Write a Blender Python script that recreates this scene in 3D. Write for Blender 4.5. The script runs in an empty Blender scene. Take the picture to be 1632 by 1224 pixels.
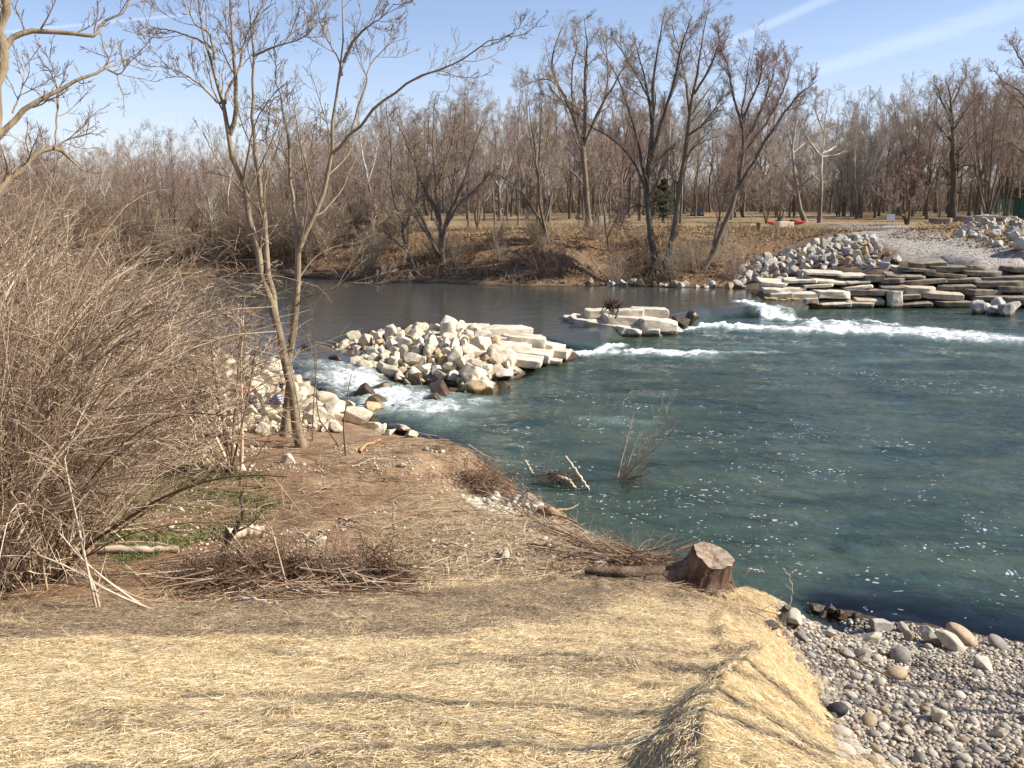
import bpy, bmesh, math, random
import numpy as np
from mathutils import Vector, Matrix

R = math.radians
sc = bpy.context.scene

# ------------------------------------------------------------------ camera
HC = 6.2                      # eye height above the lower water level, metres
PITCH = R(11.52)
FPX = 1472.0                  # focal length in photo pixels (1632 wide)
cam_d = bpy.data.cameras.new("camera"); cam = bpy.data.objects.new("camera", cam_d)
sc.collection.objects.link(cam); sc.camera = cam
cam_d.sensor_width = 36.0; cam_d.lens = FPX / 1632.0 * 36.0
cam_d.clip_start = 0.05; cam_d.clip_end = 4000
cam.location = (0, 0, HC); cam.rotation_euler = (R(90) - PITCH, 0, 0)

def ray(px, py):
    u = (px - 816.0) / FPX; v = (612.0 - py) / FPX
    return np.array([u, math.cos(PITCH) + v * math.sin(PITCH), -math.sin(PITCH) + v * math.cos(PITCH)])
def P(px, py, z=0.0):
    d = ray(px, py); t = (z - HC) / d[2]
    return np.array([d[0] * t, d[1] * t, z])
def PY(px, py, y):
    d = ray(px, py); t = y / d[1]
    return np.array([d[0] * t, y, HC + d[2] * t])

# ------------------------------------------------------------------ sun, sky, exposure
SUN_EL, SUN_AZ = 37.0, 93.0      # azimuth clockwise from +Y (the viewing direction)
se, sa = R(SUN_EL), R(SUN_AZ)
sun_vec = Vector((math.sin(sa) * math.cos(se), math.cos(sa) * math.cos(se), math.sin(se)))
sd = bpy.data.lights.new("sun", 'SUN'); sd.energy = 4.9; sd.angle = R(0.5); sd.color = (1.0, 0.93, 0.82)
so = bpy.data.objects.new("sun", sd); sc.collection.objects.link(so)
so.rotation_euler = (-sun_vec).to_track_quat('-Z', 'Y').to_euler()
sc.view_settings.view_transform = 'Standard'; sc.view_settings.look = 'None'
sc.view_settings.gamma = 1.0; sc.view_settings.exposure = 0.83
sc.cycles.max_bounces = 6; sc.cycles.transparent_max_bounces = 12
sc.cycles.diffuse_bounces = 3; sc.cycles.glossy_bounces = 3; sc.cycles.caustics_reflective = False

world = bpy.data.worlds.new("World"); sc.world = world; world.use_nodes = True

class NT:
    """small helper for node trees"""
    def __init__(s, nt): s.nt = nt; nt.nodes.clear()
    def n(s, t, **kw):
        x = s.nt.nodes.new(t)
        for k, v in kw.items(): setattr(x, k, v)
        return x
    def put(s, sock, v):
        if isinstance(v, bpy.types.NodeSocket): s.nt.links.new(v, sock)
        elif v is not None: sock.default_value = v
    def math(s, op, a, b=None, c=None, clamp=False):
        x = s.n('ShaderNodeMath', operation=op, use_clamp=clamp)
        s.put(x.inputs[0], a)
        if b is not None: s.put(x.inputs[1], b)
        if c is not None: s.put(x.inputs[2], c)
        return x.outputs[0]
    def vmath(s, op, a, b=None, out=0):
        x = s.n('ShaderNodeVectorMath', operation=op); s.put(x.inputs[0], a)
        if b is not None: s.put(x.inputs[1], b)
        return x.outputs[out]
    def mix(s, f, a, b, blend='MIX'):
        x = s.n('ShaderNodeMix', data_type='RGBA', blend_type=blend, clamp_factor=True)
        s.put(x.inputs[0], f); s.put(x.inputs[6], a); s.put(x.inputs[7], b)
        return x.outputs[2]
    def noise(s, vec, scale, detail=4, rough=.55, dist=0.0, col=False):
        x = s.n('ShaderNodeTexNoise'); s.put(x.inputs['Vector'], vec)
        s.put(x.inputs['Scale'], scale); x.inputs['Detail'].default_value = detail
        x.inputs['Roughness'].default_value = rough; x.inputs['Distortion'].default_value = dist
        return x.outputs[1 if col else 0]
    def vor(s, vec, scale, feature='F1', out='Distance', rnd=1.0):
        x = s.n('ShaderNodeTexVoronoi', feature=feature); s.put(x.inputs['Vector'], vec)
        x.inputs['Scale'].default_value = scale; x.inputs['Randomness'].default_value = rnd
        return x.outputs[out]
    def ramp(s, f, stops, interp='LINEAR'):
        x = s.n('ShaderNodeValToRGB'); cr = x.color_ramp; cr.interpolation = interp
        while len(cr.elements) < len(stops): cr.elements.new(0.5)
        for e, (p, c) in zip(cr.elements, stops):
            e.position = p; e.color = (c[0], c[1], c[2], 1) if hasattr(c, '__len__') else (c, c, c, 1)
        s.put(x.inputs[0], f); return x.outputs[0]
    def smooth(s, v, a, b, lo=0.0, hi=1.0):
        x = s.n('ShaderNodeMapRange', interpolation_type='SMOOTHSTEP')
        s.put(x.inputs[0], v); s.put(x.inputs[1], a); s.put(x.inputs[2], b)
        x.inputs[3].default_value = lo; x.inputs[4].default_value = hi
        return x.outputs[0]
    def attr(s, name, out='Fac'):
        return s.n('ShaderNodeAttribute', attribute_name=name).outputs[out]
    def mapping(s, vec, scale=(1, 1, 1), rot=(0, 0, 0)):
        x = s.n('ShaderNodeMapping'); s.put(x.inputs[0], vec)
        x.inputs['Scale'].default_value = scale; x.inputs['Rotation'].default_value = rot
        return x.outputs[0]

w = NT(world.node_tree)
sky = w.n('ShaderNodeTexSky', sky_type='NISHITA', sun_disc=False, sun_elevation=se, sun_rotation=sa,
          altitude=200.0, air_density=1.0, dust_density=0.35, ozone_density=2.2)
bg = w.n('ShaderNodeBackground'); wout = w.n('ShaderNodeOutputWorld')
gen = w.n('ShaderNodeTexCoord').outputs['Generated']
sep = w.n('ShaderNodeSeparateXYZ'); w.put(sep.inputs[0], gen)
zc = w.math('MAXIMUM', sep.outputs[2], 0.02)
cx_, cy_ = w.math('DIVIDE', sep.outputs[0], zc), w.math('DIVIDE', sep.outputs[1], zc)
cmb = w.n('ShaderNodeCombineXYZ'); w.put(cmb.inputs[0], cx_); w.put(cmb.inputs[1], cy_)
cvec = cmb.outputs[0]
def contrail(pa, pb, width, strength, seed):
    """old vapour trail: a band in the cloud layer, found where its two ends stand in the sky"""
    a = ray(*pa); b = ray(*pb); a = a[:2] / a[2]; b = b[:2] / b[2]
    d = b - a; L = float(np.hypot(*d)); d = d / L; n = (-d[1], d[0])
    s_ = w.math('SUBTRACT', w.math('ADD', w.math('MULTIPLY', cx_, n[0]), w.math('MULTIPLY', cy_, n[1])), float(a @ np.array(n)))
    t_ = w.math('SUBTRACT', w.math('ADD', w.math('MULTIPLY', cx_, d[0]), w.math('MULTIPLY', cy_, d[1])), float(a @ d))
    nz_ = w.noise(w.mapping(cvec, (1 + seed, 1, 1)), 2.2 / width, 5, .6)
    dist = w.math('ADD', w.math('ABSOLUTE', s_), w.math('MULTIPLY', w.math('SUBTRACT', nz_, .5), width * .9))
    band = w.smooth(dist, width, width * .1)
    ends = w.math('MULTIPLY', w.smooth(t_, -.15 * L, .1 * L), w.smooth(t_, 1.4 * L, .9 * L))
    return w.math('MULTIPLY', w.math('MULTIPLY', band, ends), strength)
c1 = contrail((1110, 92), (1330, -8), .10, .20, 0)
c2 = contrail((1290, 118), (1640, 5), .30, .16, 1)
c3 = contrail((0, 52), (310, 22), .06, .2, 2)
trail = w.math('MAXIMUM', w.math('MAXIMUM', c1, c2), c3)
wisp = w.math('MULTIPLY', w.smooth(w.noise(w.mapping(cvec, (.25, .9, 1)), 1.0, 5, .6), .45, .8), .05)
fac = w.math('ADD', trail, wisp, clamp=True)
horizon = w.smooth(sep.outputs[2], .22, .0, 0.0, .30)
base = w.mix(horizon, sky.outputs[0], (4.9, 6.0, 7.9, 1))
base = w.mix(1.0, base, (1.0, .93, 1.02, 1), 'MULTIPLY')
col = w.mix(fac, base, (7.6, 8.2, 9.2, 1))
w.put(bg.inputs[0], col); bg.inputs[1].default_value = 0.09
w.nt.links.new(bg.outputs[0], wout.inputs[0])

# ------------------------------------------------------------------ object helpers
C = sc.collection
def tagp(o, label=None, cat=None, group=None, kind=None):
    if label: o['label'] = label
    if cat: o['category'] = cat
    if group: o['group'] = group
    if kind: o['kind'] = kind
    return o
def thing(name, label, cat, loc=(0, 0, 0), rotz=0.0, group=None):
    o = bpy.data.objects.new(name, None); C.objects.link(o)
    o.location = tuple(float(a) for a in loc); o.rotation_euler = (0, 0, rotz); o.empty_display_size = .2
    return tagp(o, label, cat, group)
def link(name, me, parent=None):
    o = bpy.data.objects.new(name, me); C.objects.link(o)
    if parent is not None: o.parent = parent
    return o
def copy_tree(o, parent=None):
    c = o.copy(); C.objects.link(c)
    if parent is not None: c.parent = parent
    for ch in list(o.children): copy_tree(ch, c)
    return c
def mesh(name, V, F, mat=None, smooth=True, attrs=None, cols=None):
    """V (n,3), F an (m,3) or (m,4) integer array, or a list of such arrays"""
    me = bpy.data.meshes.new(name)
    V = np.asarray(V, dtype=np.float32); Fs = F if isinstance(F, list) else [F]
    Fs = [np.asarray(f, dtype=np.int32) for f in Fs if len(f)]
    me.vertices.add(len(V)); me.vertices.foreach_set('co', V.ravel())
    loops = np.concatenate([f.ravel() for f in Fs]); tot = np.concatenate([np.full(len(f), f.shape[1], np.int32) for f in Fs])
    me.loops.add(len(loops)); me.loops.foreach_set('vertex_index', loops)
    me.polygons.add(len(tot)); start = np.concatenate([[0], np.cumsum(tot)[:-1]]).astype(np.int32)
    me.polygons.foreach_set('loop_start', start)
    try: me.polygons.foreach_set('loop_total', tot)
    except Exception: pass
    me.polygons.foreach_set('use_smooth', np.full(len(tot), smooth))
    for k, a in (attrs or {}).items():
        at = me.attributes.new(k, 'FLOAT', 'POINT'); at.data.foreach_set('value', np.asarray(a, dtype=np.float32))
    for k, a in (cols or {}).items():
        at = me.attributes.new(k, 'FLOAT_COLOR', 'POINT')
        a = np.asarray(a, dtype=np.float32)
        if a.shape[1] == 3: a = np.hstack([a, np.ones((len(a), 1), np.float32)])
        at.data.foreach_set('color', a.ravel())
    me.update(calc_edges=True)
    if mat: me.materials.append(mat)
    return me
def bm_mesh(name, bm, mat=None, smooth=False):
    me = bpy.data.meshes.new(name); bm.to_mesh(me); bm.free()
    if mat: me.materials.append(mat)
    if smooth:
        for p in me.polygons: p.use_smooth = True
    return me

# ------------------------------------------------------------------ numpy noise
def _hash(ix, iy, iz, seed):
    h = (ix.astype(np.int64) * 374761393 + iy.astype(np.int64) * 668265263 + iz.astype(np.int64) * 2147483647 + seed * 974634777) & 0xffffffff
    h = ((h ^ (h >> 13)) * 1274126177) & 0xffffffff
    return ((h ^ (h >> 16)) & 0xffffff) / float(0xffffff)
def vnoise(x, y, z=None, seed=0):
    if z is None: z = np.zeros_like(x)
    xi, yi, zi = np.floor(x), np.floor(y), np.floor(z); fx, fy, fz = x - xi, y - yi, z - zi
    fx, fy, fz = [f * f * (3 - 2 * f) for f in (fx, fy, fz)]
    out = 0
    for dx in (0, 1):
        for dy in (0, 1):
            for dz in (0, 1):
                out = out + _hash(xi + dx, yi + dy, zi + dz, seed) * (fx if dx else 1 - fx) * (fy if dy else 1 - fy) * (fz if dz else 1 - fz)
    return out
def fbm(x, y, z=None, seed=0, octv=4):
    s = 0; a = .5; f = 1.0; tot = 0
    for o in range(octv):
        s = s + a * vnoise(x * f, y * f, None if z is None else z * f, seed + o * 17); tot += a; a *= .5; f *= 2.03
    return s / tot * 2 - 1
def sstep(a, b, x):
    t = np.clip((x - a) / (b - a), 0, 1); return t * t * (3 - 2 * t)
def seg_dist(x, y, a, b):
    a = np.asarray(a[:2], float); b = np.asarray(b[:2], float); d = b - a; L2 = max(float(d @ d), 1e-9)
    t = np.clip(((x - a[0]) * d[0] + (y - a[1]) * d[1]) / L2, 0, 1)
    return np.hypot(x - a[0] - t * d[0], y - a[1] - t * d[1])
def inpoly(x, y, poly):
    x = np.asarray(x, float); y = np.asarray(y, float); ins = np.zeros(x.shape, bool); n = len(poly)
    for i in range(n):
        x0, y0 = poly[i][:2]; x1, y1 = poly[(i + 1) % n][:2]
        if y0 == y1: continue
        c = ((y0 > y) != (y1 > y)) & (x < (x1 - x0) * (y - y0) / (y1 - y0) + x0); ins ^= c
    return ins
def poly_mask(x, y, poly, soft):
    """1 inside, 0 outside, a soft edge of the given width"""
    d = np.full(np.shape(x), 1e9)
    for i in range(len(poly)): d = np.minimum(d, seg_dist(x, y, poly[i], poly[(i + 1) % len(poly)]))
    sgn = np.where(inpoly(x, y, poly), d, -d)
    return sstep(-soft, soft, sgn)

# ------------------------------------------------------------------ materials
def new_mat(name):
    m = bpy.data.materials.new(name); m.use_nodes = True; t = NT(m.node_tree)
    b = t.n('ShaderNodeBsdfPrincipled'); o = t.n('ShaderNodeOutputMaterial'); t.nt.links.new(b.outputs[0], o.inputs[0])
    t.out = o; return m, t, b
def bump(t, b, h, strength=.5, dist=.02):
    x = t.n('ShaderNodeBump'); x.inputs['Strength'].default_value = strength; x.inputs['Distance'].default_value = dist
    t.put(x.inputs['Height'], h); t.nt.links.new(x.outputs[0], b.inputs['Normal']); return x
def noisy(name, c0, c1, scale=4.0, rough=.85, bstr=.5, bdist=.02, stretch=(1, 1, 1), vary=.25, metal=0.0, wet=None, spec=.3):
    """two-tone procedural surface; vary = brightness difference from copy to copy; wet = height under which rock is wet"""
    m, t, b = new_mat(name)
    co = t.mapping(t.n('ShaderNodeTexCoord').outputs['Object'], stretch)
    n1 = t.noise(co, scale, 6, .62); n2 = t.noise(co, scale * 5.3, 4, .6)
    f = t.math('ADD', t.math('MULTIPLY', n1, .7), t.math('MULTIPLY', n2, .3))
    c = t.ramp(f, [(.34, c0), (.66, c1)])
    rnd = t.n('ShaderNodeObjectInfo').outputs['Random']
    k = t.math('MULTIPLY_ADD', rnd, vary, 1 - vary * .5)
    c = t.vmath('MULTIPLY', c, t.n('ShaderNodeCombineXYZ').outputs[0]) if False else t.mix(1.0, c, k, 'MULTIPLY')
    if wet is not None:
        z = t.n('ShaderNodeSeparateXYZ'); t.put(z.inputs[0], t.n('ShaderNodeNewGeometry').outputs['Position'])
        zz = t.math('ADD', z.outputs[2], t.math('MULTIPLY', t.math('SUBTRACT', n1, .5), .35))
        wf = t.smooth(zz, wet + .12, wet - .06)
        c = t.mix(wf, c, t.mix(n2, (.055, .032, .012, 1), (.13, .075, .025, 1)))
        t.put(b.inputs['Roughness'], t.math('MULTIPLY_ADD', wf, .3 - rough, rough))
    else: b.inputs['Roughness'].default_value = rough
    t.put(b.inputs['Base Color'], c); b.inputs['Metallic'].default_value = metal
    b.inputs['Specular IOR Level'].default_value = spec
    bump(t, b, f, bstr, bdist)
    return m
def fibre_mat(name, stops, rough=.7, trans=0.0):
    """for straw, twigs, leaves, blades: colour picked per fibre from a stored random number"""
    m, t, b = new_mat(name)
    t.put(b.inputs['Base Color'], t.ramp(t.attr('rnd'), stops)); b.inputs['Roughness'].default_value = rough
    b.inputs['Specular IOR Level'].default_value = .25
    return m
def plain(name, c, rough=.6, metal=0.0, spec=.4):
    m, t, b = new_mat(name)
    n = t.noise(t.n('ShaderNodeTexCoord').outputs['Object'], 9, 5, .6)
    t.put(b.inputs['Base Color'], t.mix(n, tuple(x * .82 for x in c) + (1,), tuple(min(x * 1.12, .95) for x in c) + (1,)))
    t.put(b.inputs['Roughness'], t.math('MULTIPLY_ADD', n, .25, rough - .12)); b.inputs['Metallic'].default_value = metal
    b.inputs['Specular IOR Level'].default_value = spec
    return m
# ------------------------------------------------------------------ the lie of the land
UP = 0.45                                   # level of the pool above the weir
cp = []                                     # (x, y, z) control points of the ground
def c_(px, py, z): p = P(px, py, z); cp.append((p[0], p[1], z))
def cw(x, y, z): cp.append((x, y, z))
# grassy bank the photographer stands on, falling to the terrace
for x in (-22, -14, -9, -5.5, -3, -1.2, 0.2):
    for y, z in ((-8, 4.9), (-2, 4.75), (1, 4.6), (2.2, 4.42), (3, 4.15), (4, 3.75), (5.5, 3.18), (7, 2.62), (8.3, 2.15), (9.5, 1.75), (11, 1.4)):
        cw(x, y, z)
for x, y, z in ((.9, 1, 4.55), (.75, 2.2, 4.35), (.75, 3.1, 4.08), (.95, 3.9, 3.72), (1.15, 4.6, 3.42), (1.5, 5.6, 3.02), (1.95, 6.8, 2.55), (1.2, 8, 2.2), (1.4, 9.5, 1.75),
                (2.3, 8, 2.05), (2.5, 9.3, 1.6), (3, 1, 4.3), (3, -3, 4.6), (6, 1, 3.6), (6, -3, 4.5), (12, -3, 4.4), (12, 2, 3.0), (20, -3, 4.4), (20, 3, 2.8), (30, 3, 2.6),
                (2.6, 3.4, 3.2), (3.2, 5, 2.25), (5.2, 4.4, 1.9), (8, 5, 1.5), (12, 6, 1.3), (20, 7, 1.2), (30, 8, 1.2),
                (2.0, 4.2, 3.1), (2.2, 5.4, 2.6), (2.65, 6.6, 1.85)):
    cw(x, y, z)
for a in ((1330, 1224, 1.15), (1322, 1150, 1.0), (1292, 1080, .8), (1225, 1000, .35), (1632, 1224, 1.0), (1480, 1150, .8), (1400, 1070, .5), (1500, 1060, .45), (1632, 1120, .55),
          (1300, 1010, .25), (1900, 1150, .6), (1235, 985, .0), (1290, 976, .0), (1350, 985, 0), (1450, 993, 0), (1540, 1010, 0), (1632, 1030, 0), (1800, 1050, 0), (2300, 1080, 0), (3200, 1120, 0),
          (1300, 950, -.4), (1500, 970, -.4), (1632, 985, -.5), (2000, 1020, -.5), (2600, 1040, -.6), (1260, 930, -.6)): c_(*a)
# terrace
for a in ((100, 900, 1.3), (300, 890, 1.25), (500, 905, 1.3), (700, 910, 1.3), (880, 905, 1.35), (1000, 925, 1.4), (1100, 950, 1.45), (200, 800, 1.05), (450, 800, 1.0), (620, 820, 1.05),
          (300, 740, .95), (480, 712, .9), (600, 722, .85), (690, 712, .75), (100, 740, 1.0), (-300, 800, 1.2), (-300, 950, 1.4), (-700, 850, 1.5), (-900, 700, 1.5),
          (300, 690, .8), (400, 672, .65), (460, 662, .6), (350, 610, .75), (250, 600, .8), (430, 605, .55), (500, 640, .35), (100, 600, .9), (-300, 590, .9), (-1000, 560, 1.2)): c_(*a)
# edge of the terrace, the hollow with the gravel pocket, the cut bank
for a in ((655, 700, .4), (700, 706, .62), (745, 715, .8), (800, 748, .9), (842, 778, .85), (872, 812, .55), (890, 838, .8), (960, 862, 1.0), (1040, 903, 1.15), (1110, 925, 1.25), (1185, 945, 1.1),
          (1205, 962, .8), (680, 735, .95), (750, 745, .95), (700, 772, .45), (760, 790, .42), (800, 812, .4), (850, 828, .38), (640, 790, .98), (700, 830, 1.0), (800, 845, 1.02), (880, 858, 1.05)): c_(*a)
# water side of the near bank, on the river bed just off the edge
def off(px, py, z, dx, dy, zz): p = P(px, py, z); cp.append((p[0] + dx, p[1] + dy, zz))
for px, py, z in ((745, 715, .8), (800, 748, .9), (842, 778, .85), (890, 838, .8), (960, 862, 1.0), (1040, 903, 1.15), (1110, 925, 1.25), (1185, 945, 1.1), (1205, 962, .8)):
    off(px, py, z, .38, .5, -.1); off(px, py, z, 1.1, 1.4, -.6)
for a in ((440, 582, .3), (500, 612, .1), (520, 650, .05), (560, 672, .05), (620, 690, .05), (665, 700, 0), (330, 572, .45), (200, 566, .45), (0, 556, .45), (-500, 540, .45),
          (430, 560, -.1), (300, 548, -.1), (0, 535, -.1), (-500, 520, -.2), (520, 590, -.1), (560, 630, -.35), (620, 650, -.35), (700, 680, -.5), (750, 690, -.8), (850, 720, -1), (950, 790, -1),
          (1100, 830, -1), (1250, 890, -1), (1400, 920, -1), (1632, 930, -1), (2200, 950, -1), (900, 650, -1.2), (1200, 650, -1.2), (1500, 650, -1.2), (1632, 800, -1.2), (2400, 800, -1.2), (1300, 560, -1.2),
          (1632, 560, -1.2), (2200, 570, -1.2), (700, 490, -.8), (400, 490, -.8), (0, 480, -.8), (-600, 480, -.8), (1000, 475, -.8),
          # island of boulders
          (560, 556, .4), (600, 550, .6), (660, 545, .75), (720, 530, .95), (800, 528, .95), (850, 540, .8), (880, 555, .45), (740, 585, .5), (800, 585, .4), (650, 580, .4), (590, 575, .25),
          (700, 604, .15), (760, 615, .1), (830, 590, .12), (515, 548, -.05), (700, 632, -.4), (800, 625, -.4), (870, 598, -.4), (915, 566, -.7), (750, 506, -.1), (650, 515, 0), (580, 530, 0), (560, 585, -.1), (900, 520, -.3),
          # slab outcrop
          (940, 512, .15), (990, 508, .3), (1050, 508, .15), (900, 500, -.1), (960, 548, -.6), (1040, 545, -.6), (1100, 520, -.3), (1000, 482, -.3), (870, 505, -.3),
          # shelf of the right-hand weir
          (1180, 487, .15), (1230, 500, .0), (1270, 505, -.1), (1180, 505, -.7), (1280, 525, -.9)): c_(*a)
# far bank
far_px = [(-1500, 436, UP), (-600, 438, UP), (0, 442, UP), (300, 440, UP), (500, 442, UP), (640, 446, UP), (720, 452, UP), (830, 456, UP), (1000, 456, UP), (1110, 458, UP), (1165, 458, UP), (1205, 462, UP)]
far_sh = [P(*a)[:2] for a in far_px] + [P(1235, 485, .15)[:2], P(1300, 492, 0)[:2], P(1450, 492, 0)[:2], P(1632, 495, 0)[:2], P(2100, 505, 0)[:2], P(3200, 520, 0)[:2]]
for i in range(len(far_px) - 1):
    a, b = np.array(far_sh[i]), np.array(far_sh[i + 1]); L = np.linalg.norm(b - a); n = max(1, int(L / 6))
    nn = np.array([-(b - a)[1], (b - a)[0]]) / L
    for k in range(n):
        q = a + (b - a) * (k + .5) / n
        for s, z in ((-2.5, -.5), (0, UP - .02), (1.2, .9), (4, 2.0), (8.5, 3.15), (13, 3.35)):
            if b[0] > P(1130, 458, UP)[0] and s > 3: continue
            cw(*(q + nn * s), z)
def zslab(yb): return max(0.0, (492 - yb) / 77 * 2.4)
for px in (1240, 1300, 1360, 1420, 1480, 1540, 1600, 1660, 1760):
    for py in (488, 474, 458, 442, 428):
        if px < 1400 and py < 440: continue
        if px > 1560 and py < 430: continue
        p = P(px, py, zslab(py)); cw(p[0], p[1] + .7, zslab(py) - .32)
for a in ((1300, 500, -1), (1450, 500, -1.1), (1632, 504, -1.1), (1900, 510, -1.1), (2100, 500, .1), (3200, 512, .1),
          (1170, 446, .75), (1215, 440, 1.0), (1260, 430, 1.4), (1300, 418, 1.9), (1350, 410, 2.2), (1400, 405, 2.4), (1440, 408, 2.3), (1400, 425, 1.9), (1340, 430, 1.6), (1380, 388, 2.9), (1330, 388, 2.8), (1270, 402, 2.2), (1220, 415, 1.7),
          (1340, 372, 3.25), (1400, 372, 3.2), (1180, 400, 2.3), (1150, 420, 1.6), (1200, 380, 3.1), (1120, 372, 3.35), (1250, 372, 3.3), (1300, 364, 3.38),
          # gravel ramp
          (1350, 360, 3.4), (1450, 366, 3.2), (1500, 380, 2.95), (1560, 395, 2.7), (1632, 415, 2.35), (1450, 395, 2.75), (1500, 408, 2.5), (1560, 418, 2.3), (1620, 428, 1.7), (1800, 440, 1.7), (2100, 470, .9),
          # berm on the right
          (1500, 362, 3.4), (1540, 358, 3.55), (1600, 352, 3.8), (1632, 350, 3.9), (1540, 380, 3.1), (1600, 385, 3.15), (1632, 395, 3.0), (1750, 370, 3.8), (1900, 400, 3.0),
          (1480, 354, 3.45), (1560, 351, 3.6)): c_(*a)
for x in (-260, -160, -90, -40, 0, 30, 60, 110, 200, 320):
    for y in (110, 150, 220, 350, 600):
        cw(x, y, 3.35 + (0.25 if x > 20 and y < 200 else 0) + (y > 300) * .6)
for x in (-60, 60, 0, -20, 25): cw(x, 88, 3.38)
for x, y, z in ((-120, 60, 3.3), (-120, 20, 2), (-60, -30, 5), (0, -40, 5), (60, -30, 5), (100, 10, 2.5), (140, 50, -1), (-200, 40, 3), (400, 60, -1), (-400, 60, 0), (0, -300, 6), (300, -200, 6), (-300, -200, 6)): cw(x, y, z)

CP = np.array(cp, float)
_, ui = np.unique(np.round(CP[:, :2], 1), axis=0, return_index=True); CP = CP[np.sort(ui)]
def _k(r): return np.sqrt(r * r + .02)
D_ = np.hypot(CP[:, None, 0] - CP[None, :, 0], CP[:, None, 1] - CP[None, :, 1])
A_ = np.zeros((len(CP) + 3,) * 2); A_[:len(CP), :len(CP)] = -_k(D_) + np.eye(len(CP)) * .05
A_[:len(CP), -3] = 1; A_[:len(CP), -2:] = CP[:, :2] / 50; A_[-3, :len(CP)] = 1; A_[-2:, :len(CP)] = (CP[:, :2] / 50).T
W_ = np.linalg.solve(A_, np.concatenate([CP[:, 2], [0, 0, 0]]))
def H0(x, y):
    x = np.atleast_1d(np.asarray(x, float)); y = np.atleast_1d(np.asarray(y, float)); shp = x.shape
    x = x.ravel(); y = y.ravel(); out = np.empty(len(x))
    for i in range(0, len(x), 20000):
        xs, ys = x[i:i + 20000, None], y[i:i + 20000, None]
        out[i:i + 20000] = -_k(np.hypot(xs - CP[:, 0], ys - CP[:, 1])) @ W_[:-3] + W_[-3] + W_[-2] * xs[:, 0] / 50 + W_[-1] * ys[:, 0] / 50
    return out.reshape(shp)
LINE = np.array([(.2, .6), (.46, 2.0), (.78, 3.4), (1.04, 4.22), (1.36, 5.14), (1.76, 6.14), (2.32, 7.46)])    # the fold between the two straw mats
def H(x, y):
    x = np.atleast_1d(np.asarray(x, float)); y = np.atleast_1d(np.asarray(y, float)); h = H0(x, y)
    r = np.hypot(x, y)
    n = fbm(x / 2.3, y / 2.3, seed=3) * .08 * sstep(6, 14, r) + fbm(x / .35, y / .35, seed=9, octv=3) * .045 * sstep(8, 12, r)
    n = n + fbm(x / 14, y / 14, seed=5) * .15 * sstep(85, 110, r)
    s = x - np.interp(y, LINE[:, 1], LINE[:, 0]); n = n + (.17 * np.where(s < 0, sstep(-.27, .0, s), np.exp(-np.maximum(s, 0) / .65)) - .04 * np.exp(-((s + .5) / .2) ** 2)) * sstep(8.3, 6.3, y) * (np.abs(s) < 4)
    return h + n
def G(px, py):
    """point where the line of sight through a photo pixel meets the ground"""
    d = ray(px, py); t = np.concatenate([np.linspace(1.5, 80, 700), np.linspace(80.5, 300, 300)])
    h = H(d[0] * t, d[1] * t); z = HC + d[2] * t
    k = np.nonzero(z < h)[0]
    if not len(k): return P(px, py, 0)
    k = max(int(k[0]), 1); t0, t1 = t[k - 1], t[k]; a0, a1 = HC + d[2] * t0 - h[k - 1], HC + d[2] * t1 - h[k]
    tt = t0 + (t1 - t0) * a0 / max(a0 - a1, 1e-6)
    return np.array([d[0] * tt, d[1] * tt, float(H(d[0] * tt, d[1] * tt)[0])])
def Gn(pts): return np.array([G(*p) for p in pts])

# polygons of ground cover, in world metres
def gp(pts): return [G(*p)[:2] for p in pts]
def wp(pts, z): return [P(a, b, z)[:2] for a, b in pts]
straw_poly = [(-16, -1), (-16, 9.6)] + gp([(0, 968), (150, 968), (330, 966), (480, 966), (600, 955), (680, 938), (780, 928), (900, 925), (1000, 928), (1080, 945), (1150, 955), (1196, 938), (1226, 948), (1243, 978), (1240, 1002), (1266, 1040), (1298, 1085), (1322, 1150), (1330, 1200)]) + [(3.3, 6.2), (3.4, 4.8), (2.6, 3.2), (1.4, 1.2), (1.2, -1)]
green_poly = gp([(170, 800), (215, 765), (330, 735), (420, 760), (450, 800), (400, 850), (300, 870), (200, 905), (150, 880)])
green2 = gp([(410, 880), (470, 885), (480, 905), (420, 905)])
path_poly = gp([(1310, 361), (1360, 357), (1420, 358), (1490, 370), (1570, 392), (1640, 408), (1760, 420), (1760, 450), (1632, 432), (1560, 428), (1500, 422), (1452, 420), (1432, 404), (1405, 388), (1370, 376)])
pocket = gp([(735, 790), (790, 785), (860, 805), (890, 838), (840, 842), (780, 825)])
stump_xy = G(1135, 940)

def polar(r_list, th):
    rr, tt = np.meshgrid(r_list, th, indexing='ij')
    x = rr * np.sin(tt); y = rr * np.cos(tt); nr, nt = rr.shape
    idx = np.arange(nr * nt).reshape(nr, nt)
    F = np.stack([idx[:-1, :-1], idx[:-1, 1:], idx[1:, 1:], idx[1:, :-1]], -1).reshape(-1, 4)
    return x.ravel(), y.ravel(), F
rs = [.25]
while rs[-1] < 1100: rs.append(rs[-1] + max(.055, (.0062 if rs[-1] < 70 else .02) * rs[-1]))
th = np.concatenate([np.linspace(-180, -62, 50)[:-1], np.linspace(-62, -31, 60)[:-1], np.linspace(-31, 31, 500), np.linspace(31, 62, 60)[1:], np.linspace(62, 180, 50)[1:]])
gx, gy, gF = polar(np.array(rs), np.radians(th))
gz = H(gx, gy)
NG = len(gx)
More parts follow.
